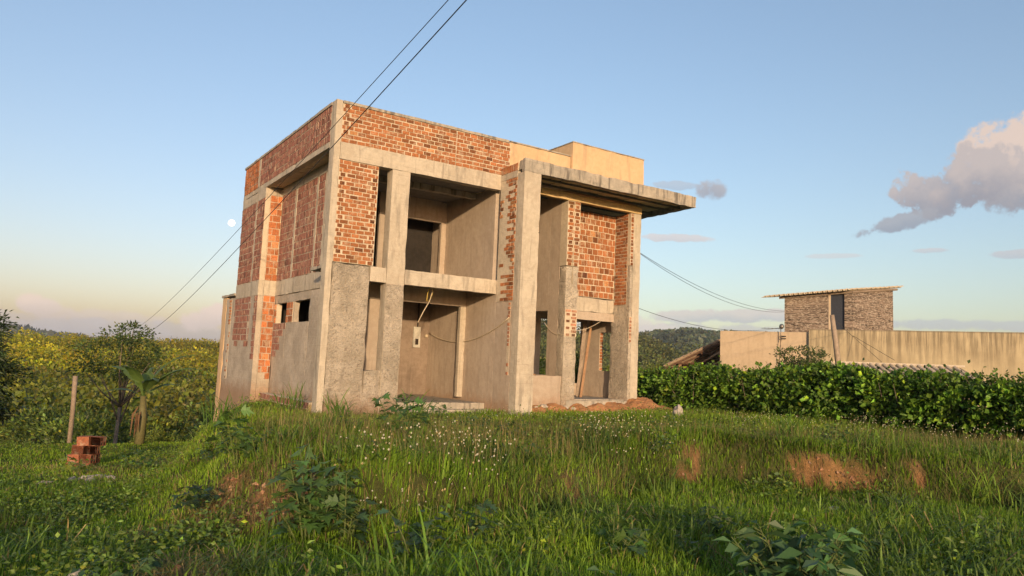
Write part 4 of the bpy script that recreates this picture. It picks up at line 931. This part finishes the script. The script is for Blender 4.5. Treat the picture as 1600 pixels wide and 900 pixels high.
for i in range(330):
    s0 = rg.random()*cs[-1]; u0 = np.interp(s0, cs, HP[:, 0])+rg.normal(0, .3); w0 = np.interp(s0, cs, HP[:, 1])+rg.normal(0, .3); x0, y0 = W(u0, w0)
    z0 = float(height(np.array([u0]), np.array([w0]))[0])+float(np.interp(s0, cs, HH))*.88; ln_ = rg.uniform(.10, .50)*(.5+.5*rg.random())
    a_ = np.array([x0, y0, z0]); b_ = a_+np.array([rg.normal(0, .12), rg.normal(0, .12), ln_]); shoots.append((a_, b_))
    m_ = 14; t = rg.random(m_)[:, None]; hp.append(leaves(a_+(b_-a_)*t, rg.normal(0, 1, (m_, 3))+np.array([0, 0, .5]), .075, .055, leafcol(m_, (.075, .14, .02), .25, .1, rg), .2, rg))
V, (F,), C = merge(hp)
he = tag(empty('hedge', (*W(7, 19.6), 0)), 'long dense leafy green hedge running from the house to the right edge', 'hedge')
def off_parent(me_name, V, F, C, m, par, nm):
    V = V-np.array(par.location)[None]; return link(bpy.data.objects.new(nm, np_mesh(me_name, V, F, m, C)), par)
off_parent('leaves', V, [F], C, LEAF, he, 'foliage')
bm = bmesh.new()
for i in range(260):
    s0 = rg.random()*cs[-1]; u0, w0 = np.interp(s0, cs, HP[:, 0])+rg.normal(0, .2), np.interp(s0, cs, HP[:, 1])+rg.normal(0, .2); x0, y0 = W(u0, w0); z0 = float(height(np.array([u0]), np.array([w0]))[0])
    p = np.array([x0, y0, z0-.05]); q = p+np.array([rg.normal(0, .25), rg.normal(0, .25), .6]); r_ = q+np.array([rg.normal(0, .25), rg.normal(0, .25), .5])
    lo_ = np.array(he.location); tube(bm, [tuple(p-lo_), tuple(q-lo_), tuple(r_-lo_)], [.018, .012, .004], 4)
for a_, b_ in shoots: tube(bm, [tuple(a_-np.array(he.location)), tuple(b_-np.array(he.location))], [.006, .002], 3)
bm_obj('stems', bm, BARKM, he)

# ------------------------------------------------------------------ grass and low growth (nobody could count it)
def on_house(x, y):
    return ((x > -.02) & (x < 9.55) & (y > -.02) & (y < 8.2)) | ((x > 4.5) & (x < 5.06) & (y > -1.1) & (y < 0)) | ((x > 4.5) & (x < 4.7) & (y > -.8) & (y < 0)) | ((x < 4.5) & (x > .2) & (y > 0) & (y < 6) & (x < .5) & False)
def scatter(n, wmin, wmax, pw, umax=.80):
    w = wmin+(wmax-wmin)*rg.random(n)**pw; u = (rg.random(n)*2-1)*(umax*w+1.2); return u, w
def blades(u, w, hgt, wid, base, lean=.45, straw=.08, segs=2, var=.25):
    x, y = W(u, w); z = height(u, w); n = len(u); ok = ~on_house(x, y); u, w, x, y, z = u[ok], w[ok], x[ok], y[ok], z[ok]
    hgt = np.broadcast_to(hgt, (n,))[ok]; wid = np.broadcast_to(wid, (n,))[ok]; n = len(x)
    a = rg.random(n)*6.283; ld = np.stack([np.cos(a), np.sin(a), np.zeros(n)], -1); sa = a+1.57+rg.normal(0, .5, n); sdv = np.stack([np.cos(sa), np.sin(sa), np.zeros(n)], -1)
    ln = (np.abs(rg.normal(0, lean, n))+.08)[:, None]; P = np.stack([x, y, z-.02], -1); h = hgt[:, None]; wd = wid[:, None]*.5
    up = np.array([0, 0, 1.])
    m1 = P+up*h*.45+ld*h*ln*.22; m2 = P+up*h*.80+ld*h*ln*.62; tp = P+up*h*(1.02-.28*np.minimum(ln, 1.4))+ld*h*ln*1.15
    V = np.stack([P-sdv*wd*.7, P+sdv*wd*.7, m1-sdv*wd, m1+sdv*wd, m2-sdv*wd*.7, m2+sdv*wd*.7, tp], 1)
    i = (np.arange(n)*7)[:, None]
    Q = np.concatenate([i+np.array([[0, 1, 3, 2]]), i+np.array([[2, 3, 5, 4]])]); T3 = i+np.array([[4, 5, 6]])
    c = np.array(base)*np.exp(rg.normal(0, var, (n, 1))); st = rg.random(n) < straw; c[st] = np.array([.22, .17, .075])*np.exp(rg.normal(0, .25, (st.sum(), 1)))
    pt = fbm(u*.5+40, w*.5+3, 3)[:, None]; c = c*(1+.7*pt)*np.array([1, 1, 1])+np.maximum(pt, 0)*np.array([.05, .02, 0])
    c = np.clip(c, .004, .5); C = np.repeat(c, 7, 0).reshape(n, 7, 3); C[:, :2] *= .9  # blade roots tinted darker, shade deep in the grass put into colour
    return V.reshape(-1, 3), Q, T3, C.reshape(-1, 3)
def grass_obj(name, sets, label):
    Vs, Qs, Ts, Cs = [], [], [], []; n = 0
    for V, Q, T3, C in sets: Vs.append(V); Qs.append(Q+n); Ts.append(T3+n); Cs.append(C); n += len(V)
    return tag(link(bpy.data.objects.new(name, np_mesh(name, np.concatenate(Vs), [np.concatenate(Qs), np.concatenate(Ts)], GRASSM, np.concatenate(Cs)))), label, 'grass', None, 'stuff')
sets = []
def thin(u, w, k=1.0): m_ = rg.random(len(u)) > soil_mask(u, w)*k; return u[m_], w[m_]
lushmap = lambda u, w: np.clip(.55+1.1*fbm(u*.42+9, w*.42+2, 4), .12, 1.3)
mound = lambda u, w: sst(edge_dist(u, w), -.6, .6)*.55+.45*sst(u, -3.2, -1.5)
u, w = scatter(230000, 3.0, 13, 1.25); u, w = thin(u, w)
low_ = lambda u, w: 1-.62*np.exp(-(((u+2.75)/.9)**2+((w-7.2)/1.1)**2))-.45*np.exp(-(((u-3.2)/2.6)**2+((w-9.7)/.8)**2))
hgt = (.06+.19*lushmap(u, w)*(.35+.65*mound(u, w)))*(.5+.9*rg.random(len(u)))*low_(u, w); sets.append(blades(u, w, hgt, .006+.004*rg.random(len(u)), (.135, .235, .018)))
u, w = scatter(230000, 10, 27, .95); u, w = thin(u, w)
hgt = (.06+.15*lushmap(u, w)*(.4+.6*mound(u, w)))*(.5+.9*rg.random(len(u)))*low_(u, w); sets.append(blades(u, w, hgt, .011+.008*rg.random(len(u)), (.14, .23, .018)))
u, w = scatter(40000, 25, 40, 1); u, w = thin(u, w); sets.append(blades(u, w, .18+.25*rg.random(len(u)), .03, (.07, .11, .02)))
# broad long blades in patches
u, w = scatter(60000, 3.2, 18, 1.3); m_ = (fbm(u*.7+70, w*.7+11, 3) > .08) & (rg.random(len(u)) < .25+.75*mound(u, w)); u, w = thin(u[m_], w[m_])
sets.append(blades(u, w, (.16+.24*rg.random(len(u)))*(1-.4*sst(w, 9, 14)), .012+.007*rg.random(len(u)), (.085, .145, .024), .8, .03))
# matted dry straw lying between the green
u, w = scatter(90000, 3.2, 20, 1.2); m_ = (fbm(u*.9+130, w*.9+61, 4)+.12*(u < -2.2) > .2) & (rg.random(len(u)) < .7); u, w = u[m_], w[m_]
sets.append(blades(u, w, .07+.11*rg.random(len(u)), .006+.004*rg.random(len(u)), (.21, .17, .075), 1.3, .5))
# seed stalks
u, w = scatter(26000, 4, 20, 1.1); m_ = mound(u, w) > .5; u, w = u[m_], w[m_]; sets.append(blades(u, w, (.28+.24*rg.random(len(u)))*(1-.45*sst(w, 9, 14)), .004, (.16, .15, .06), .3, .5))
u, w = scatter(60000, 5, 13, 1.1); m_ = (soil_mask(u, w) > .25); u, w = u[m_], w[m_]; sets.append(blades(u, w, .06+.12*rg.random(len(u)), .006, (.15, .15, .05), 1.0, .45))
grass_obj('grass', sets, 'uneven green grass covering the ground in front of the house')
# clods and grit lying on the bare earth
u, w = scatter(42000, 5, 13.5, 1.1); m_ = rg.random(len(u)) < (soil_mask(u, w)-.25)*1.3; u, w = u[m_], w[m_]; x, y = W(u, w); n = len(u); zz = height(u, w)+soil_mask(u, w)*(.16*fbm(u*3.1, w*3.1, 4)+.10*fbm(u*9, w*9, 3)-.04)
s_ = .008+.03*rg.random(n)**3; o6 = np.array([[1, 0, 0], [-1, 0, 0], [0, 1, 0], [0, -1, 0], [0, 0, .8], [0, 0, -.8]])
V = (np.stack([x, y, zz+s_*.3], -1)[:, None]+(o6[None]+rg.normal(0, .22, (n, 6, 3)))*s_[:, None, None]).reshape(-1, 3)
F = np.concatenate([(np.arange(n)*6)[:, None]+np.array([t]) for t in ([0, 2, 4], [2, 1, 4], [1, 3, 4], [3, 0, 4], [2, 0, 5], [1, 2, 5], [3, 1, 5], [0, 3, 5])])
C = np.repeat(np.array([.27, .145, .08])*np.exp(rg.normal(0, .35, (n, 1)))*(1+.5*(rg.random((n, 1)) < .08)*np.array([[1, 1.4, 1.8]])), 6, 0)
tag(link(bpy.data.objects.new('clods', np_mesh('clods', V, [F], BRICK, C))), 'small clods and grit on the bare earth patches', 'clods', None, 'stuff')
# creeping broad leaves between the grass
u, w = scatter(34000, 3.2, 22, 1.2); m_ = fbm(u*.8+5, w*.8+50, 3) > .16; u, w = thin(u[m_], w[m_]); x, y = W(u, w); ok = ~on_house(x, y); u, w, x, y = u[ok], w[ok], x[ok], y[ok]
idx = np.repeat(np.arange(len(u)), 5); z = height(u, w); P = np.stack([x, y, z], -1)[idx]+np.abs(rg.normal(0, 1, (len(idx), 3)))*np.array([0, 0, .11])+rg.normal(0, .05, (len(idx), 3))*np.array([1, 1, .2])
D = rg.normal(0, 1, (len(idx), 3)); D[:, 2] = np.abs(D[:, 2])*.5
V, F, C = leaves(P, D, .035+.035*rg.random(len(idx)), .022+.02*rg.random(len(idx)), leafcol(len(idx), (.095, .155, .026), .3, .08, rg), .2, rg)
tag(link(bpy.data.objects.new('ground_cover', np_mesh('ground_cover', V, [F], LEAF, C))), 'low broad leaved weeds creeping through the grass', 'weeds', None, 'stuff')
# little white flower heads
u, w = scatter(15000, 3.6, 17, 1.1); m_ = (fbm(u*.6+80, w*.6+20, 3) > .14) & (mound(u, w) > .6); u, w = u[m_], w[m_]; x, y = W(u, w); ok = ~on_house(x, y); u, w, x, y = u[ok], w[ok], x[ok], y[ok]
z = height(u, w)+.18+.24*rg.random(len(u)); s_ = (.007+.007*rg.random(len(u)))*(1-.35*sst(w, 9, 14)); base = np.array([[1, 0, 0], [-1, 0, 0], [0, 1, 0], [0, -1, 0], [0, 0, 1], [0, 0, -1.]])
V = (np.stack([x, y, z], -1)[:, None]+base[None]*s_[:, None, None]).reshape(-1, 3); F = np.concatenate([(np.arange(len(u))*6)[:, None]+np.array([t]) for t in ([0, 2, 4], [2, 1, 4], [1, 3, 4], [3, 0, 4], [2, 0, 5], [1, 2, 5], [3, 1, 5], [0, 3, 5])])
C = np.repeat(np.where(rg.random((len(u), 1)) < .7, np.array([[.62, .58, .48]]), np.array([[.55, .42, .22]])), 6, 0)
fl = blades(u, w, z-height(u, w), .003, (.09, .12, .035), .02, 0)
tag(link(bpy.data.objects.new('flower_heads', np_mesh('flower_heads', V, [F], GRASSM, C))), 'tiny white wild flower heads sprinkled over the grass', 'wild flowers', None, 'stuff')
tag(link(bpy.data.objects.new('flower_stalks', np_mesh('flower_stalks', fl[0], [fl[1], fl[2]], GRASSM, fl[3]))), 'thin stalks of the tiny white wild flowers', 'wild flowers', None, 'stuff')
# scraps of dry litter on bare earth
u, w = scatter(9000, 3.5, 14, 1.1); m_ = rg.random(len(u)) < soil_mask(u, w)+.06; u, w = u[m_], w[m_]; x, y = W(u, w); n = len(u)
V, F, C = leaves(np.stack([x, y, height(u, w)+.012], -1), rg.normal(0, 1, (n, 3))*np.array([1, 1, .15]), .05, .02, leafcol(n, (.24, .16, .09), .4, 0, rg), 0, rg)
tag(link(bpy.data.objects.new('dry_litter', np_mesh('dry_litter', V, [F], LEAF, C))), 'dry leaf litter on the bare earth patches', 'leaf litter', None, 'stuff')

# ------------------------------------------------------------------ single plants
LOBE = np.array([(0, 0), (.10, -.22), (.34, -.50), (.38, -.22), (.66, -.40), (.62, -.14), (1.0, 0), (.62, .14), (.66, .40), (.38, .22), (.34, .50), (.10, .22)])
def lobed(P, D, L, cols, rgx):
    """five-lobed leaf, folded and drooping"""
    n = len(P); D = unit(D); side = unit(np.cross(D, np.array([0, 0, 1.])+rgx.normal(0, .35, (n, 3)))); N = np.cross(side, D); L = np.broadcast_to(L, (n,))[:, None]
    V = []
    for (a, b) in LOBE: V.append(P+D*L*a+side*L*b*.95-np.array([0, 0, 1.])*L*(.30*a*a)+N*L*(abs(b)*.22-.05))
    V.append(P+D*L*.36-np.array([0, 0, 1.])*L*.04); V = np.stack(V, 1).reshape(-1, 3); k = len(LOBE)
    F = np.concatenate([(np.arange(n)*(k+1))[:, None]+np.array([[i, (i+1) % k, k]]) for i in range(k)]); return V, F, np.repeat(cols, k+1, 0)
def weed(loc, hgt, rad, n, L, base, seed, label, lob=True, name='broadleaf_weed', cat='weed'):
    rgx = np.random.default_rng(seed); e = tag(empty(name, loc), label, cat); bm = bmesh.new(); Ps, Ds = [], []
    ns = max(4, n//13)
    for i in range(ns):
        a = rgx.random()*6.28; r = rad*rgx.random()**.6; hh_ = hgt*(.55+.5*rgx.random())*(1-.35*r/rad); b0_ = np.array([math.cos(a)*r*.2, math.sin(a)*r*.2, -.03]); t0 = np.array([math.cos(a)*r, math.sin(a)*r, hh_]); md = (b0_+t0)/2+np.array([0, 0, hh_*.1])
        tube(bm, [tuple(b0_), tuple(md), tuple(t0)], [.008, .006, .003], 5)
        for j in range(n//ns):
            t = .25+.75*(j+rgx.random())/(n//ns); p = b0_*(1-t)+t0*t+np.array([0, 0, hh_*.2*t*(1-t)]); aa = rgx.random()*6.28
            ot = np.array([math.cos(aa), math.sin(aa), .1]); q = p+ot*L*.55*(.5+rgx.random()*.7)+np.array([0, 0, L*.25]); tube(bm, [tuple(p), tuple(q)], [.003, .002], 3, False)
            Ps.append(q); Ds.append(ot+np.array([0, 0, -.25+.4*rgx.random()]))
    bm_obj('stems', bm, plain('green_stem', (.10, .13, .04), .6), e)
    Ps, Ds = np.array(Ps), np.array(Ds); cols = leafcol(len(Ps), base, .25, 0, rgx); ll = L*(.6+.7*rgx.random(len(Ps)))
    if lob: V, F, C = lobed(Ps, Ds, ll, cols, rgx)
    else: V, F, C = leaves(Ps, Ds, ll*1.15, ll*.55, cols, .5, rgx)
    link(bpy.data.objects.new('foliage', np_mesh('foliage', V, [F], LEAF, C)), e); return e
DG = (.07, .135, .034)
weed(on(-1.64, 6.5), 1.0, .36, 120, .165, DG, 1, 'largest dark green lobed-leaf weed standing on the bank in the left foreground')
weed(on(-1.33, 6.45), .70, .25, 50, .12, (.045, .085, .03), 51, 'dusty lobed-leaf weed pressed against the right side of the largest weed')
weed(on(-1.30, 9.3), .72, .42, 80, .14, DG, 2, 'dark lobed-leaf weed halfway up the mound below the porch')
weed(on(-.62, 5.9), .55, .30, 50, .12, (.05, .095, .04), 3, 'small dusty green weed in the centre foreground')
weed(on(2.05, 5.2), .68, .48, 380, .12, (.06, .125, .045), 4, 'broad bluish green weed with oval leaves at the bottom right edge', False)
weed(on(-3.25, 9.2), .75, .42, 80, .15, DG, 5, 'dark lobed-leaf weed hanging over the left bank of bare earth')
weed(on(-3.3, 8.3), .5, .35, 55, .13, (.03, .06, .022), 6, 'dark weed on the lower left bank beneath the overhanging one')
weed(on(-1.2, 14.4), .55, .28, 45, .10, DG, 7, 'small dark weed right beside the porch opening of the house')
weed(on(.05, 8.9), .40, .35, 45, .085, DG, 8, 'small dark weed low on the mound in the middle')
weed(on(2.2, 10.6), .42, .38, 90, .05, (.045, .085, .03), 9, 'fine leaved bushy weed on the mound below the tall column', False)
weed(on(1.95, 7.0), .38, .30, 80, .06, (.03, .062, .025), 10, 'dark fine leaved weed in the right foreground', False)
weed(on(3.9, 10.3), .35, .3, 60, .06, (.06, .11, .028), 11, 'light green small weed above the bare earth bank on the right', False)
weed(on(-8.0, 14.2), .5, .35, 30, .14, (.17, .21, .03), 12, 'bright yellow green sapling beside the red brick stack')
weed(on(-7.4, 15.3), .55, .6, 120, .09, (.05, .11, .022), 13, 'leafy green weed patch between the brick stack and the concrete shards')
weed(on(.75, 5.0), .30, .25, 45, .07, (.045, .09, .035), 14, 'low weed with small leaves at the bottom middle', False)
weed(on(-.05, 11.2), .45, .35, 55, .09, (.05, .10, .03), 15, 'green lobed weed on the mound in line with the tall column')
extra = [(1.6, 6.2, .35, .28, 60, .07, 0, 'small oval leaved weed above and left of the broad bottom right weed'), (3.3, 6.4, .42, .30, 70, .06, 0, 'small fine leaved weed in the grass at the lower right'), (4.9, 7.4, .38, .34, 80, .06, 0, 'fine leaved weed low at the far right of the foreground'),
 (-.2, 6.6, .42, .30, 40, .11, 1, 'lobed weed in the middle of the foreground grass'), (.9, 6.1, .45, .26, 36, .12, 1, 'lobed weed right of the middle in the foreground grass'), (-2.6, 5.2, .3, .3, 40, .08, 0, 'low dark weed at the lower left'), (-4.6, 7.6, .34, .34, 60, .07, 0, 'low leafy weed in the short grass on the left'),
 (2.9, 13.2, .5, .4, 90, .06, 0, 'bushy small leaved weed on the mound before the right footing'), (1.3, 12.6, .4, .35, 60, .07, 1, 'low lobed weed on the mound crest before the tall column'), (-.6, 13.9, .42, .5, 110, .06, 0, 'spreading leafy weed beside the porch threshold'), (-2.4, 14.4, .4, .45, 90, .06, 0, 'spreading leafy weed before the rough rendered corner wall'),
 (-2.2, 11.0, .38, .35, 60, .08, 1, 'small lobed weed on the mound before the corner wall'), (5.3, 12.2, .4, .35, 70, .07, 0, 'leafy weed in front of the hedge foot'), (-4.6, 11.8, .45, .4, 60, .11, 1, 'lobed weed on the left slope of the mound'), (-5.4, 9.6, .35, .35, 60, .07, 0, 'low leafy weed at the foot of the left slope')]
for i, (u, w, hh_, rd_, n_, L_, lb, lab) in enumerate(extra):
    weed(on(u, w), hh_, rd_, n_, L_, [(.06, .12, .03), (.045, .09, .032)][i % 2], 80+i, lab, bool(lb))
def clump(loc, n, hgt, wid, base, seed, label, lean=.8, spread=.10):
    rgx = np.random.default_rng(seed); V = []; F = []; C = []; N = 7
    for i in range(n):
        a = rgx.random()*6.28; H_ = hgt*(.55+.6*rgx.random()); le = lean*(.3+rgx.random()); d = np.array([math.cos(a), math.sin(a), 0]); sv = np.array([-math.sin(a), math.cos(a), 0]); sv = unit(sv+rgx.normal(0, .3, 3)*np.array([1, 1, 0]))
        p = np.array([rgx.normal(0, spread), rgx.normal(0, spread), -.03]); e_ = 1.5-.25*le; c = np.array(base)*np.exp(rgx.normal(0, .2)); b_ = len(V)
        for k in range(N+1):
            t = k/N; w_ = wid*(.6+.8*t)*(1-t**2.5)+.0008; V += [p-sv*w_/2, p+sv*w_/2]; C += [c*(.75+.35*t)]*2
            p = p+(d*math.cos(e_)+np.array([0, 0, math.sin(e_)]))*H_/N; e_ -= le*(.5+1.4*t)/N*2
        for k in range(N): q = b_+2*k; F.append([q, q+1, q+3, q+2])
    o = link(bpy.data.objects.new('grass_clump', np_mesh('grass_clump', np.array(V), [np.array(F)], GRASSM, np.array(C)))); o.location = loc
    return tag(o, label, 'grass clump')
LG = (.10, .19, .03)
clump(on(-1.75, 13.9), 45, .95, .028, LG, 1, 'tall arching grass clump against the porch opening', 1.0)
clump(on(-3.2, 14.2), 40, .75, .024, LG, 2, 'tall spiky grass clump in front of the rough rendered corner wall')
clump(on(-6.1, 16.2), 60, 1.0, .026, LG, 3, 'tall grass clump at the left end of the house wall', .8, .25)
clump(on(-.50, 4.75), 26, .66, .022, (.13, .25, .028), 4, 'near bright broad blades rising from the bottom edge left of the middle', .7, .12)
clump(on(-1.75, 5.3), 46, .62, .015, (.10, .16, .04), 5, 'fountain of long thin blades in front of the largest weed', 1.3, .06)
clump(on(.05, 4.9), 40, .55, .018, (.13, .25, .028), 6, 'near bright grass clump just right of the middle at the bottom edge', 1.0, .08)
clump(on(4.7, 8.9), 60, .42, .012, (.11, .15, .07), 7, 'pale grey green grass clump hanging over the bare earth on the right', 1.7, .06)
clump(on(6.2, 9.9), 90, .62, .016, (.15, .24, .03), 8, 'bright yellow green grass clump before the hedge, second from the right', .9, .18)
clump(on(7.0, 9.6), 90, .60, .016, (.15, .24, .03), 9, 'bright yellow green grass clump before the hedge, rightmost', 1.1, .16)
clump(on(5.4, 11.0), 80, .50, .015, (.13, .22, .03), 10, 'bright grass clump at the hedge foot above the pale hanging clump', .9, .2)
clump(on(4.75, 12.6), 60, .6, .016, LG, 11, 'tall thin grass clump standing against the dark hedge foot', .6, .12)
clump(on(.9, 8.2), 40, .5, .012, (.10, .18, .03), 12, 'medium grass clump on the crest of the front bank', .8, .1)
clump(on(-.9, 7.9), 50, .5, .012, (.11, .17, .035), 13, 'medium grass clump right of the dark weed on the mound', .7, .16)
clump(on(-4.9, 17.0), 40, .8, .022, LG, 14, 'grass clump touching the brick plinth of the set-back wall', .7, .15)
# pebbles on the bare bank
for k, (u, w, s) in enumerate([(4.0, 9.1, .05), (3.2, 8.95, .035), (4.3, 8.75, .03), (-2.9, 9.6, .05), (2.6, 8.9, .03), (5.1, 8.95, .03), (-3.1, 5.6, .06), (1.35, 8.3, .045)]):
    rock('pebble', on(u, w, .02), (s*1.4, s, s*.8), 'small pale stone on a bare earth patch in the grass', 'stone', 'stones on the bare earth patches', seed=60+k, sub=2)
# air
bm = bmesh.new(); bmesh.ops.create_cube(bm, size=1, matrix=Matrix.Translation((CAM[0]+RT[0]*0, CAM[1], 20)) @ Matrix.Diagonal((5600, 5600, 150, 1)))
HZ = bpy.data.materials.new('pale_air'); HZ.use_nodes = True; HZ.node_tree.nodes.remove(HZ.node_tree.nodes['Principled BSDF'])
pv = HZ.node_tree.nodes.new('ShaderNodeVolumePrincipled'); pv.inputs['Density'].default_value = .00018; pv.inputs['Color'].default_value = (.80, .86, .95, 1); pv.inputs['Anisotropy'].default_value = .2
HZ.node_tree.links.new(pv.outputs[0], [n for n in HZ.node_tree.nodes if n.type == 'OUTPUT_MATERIAL'][0].inputs['Volume'])
if USE_HAZE: tag(bm_obj('haze', bm, HZ), kind='stuff')
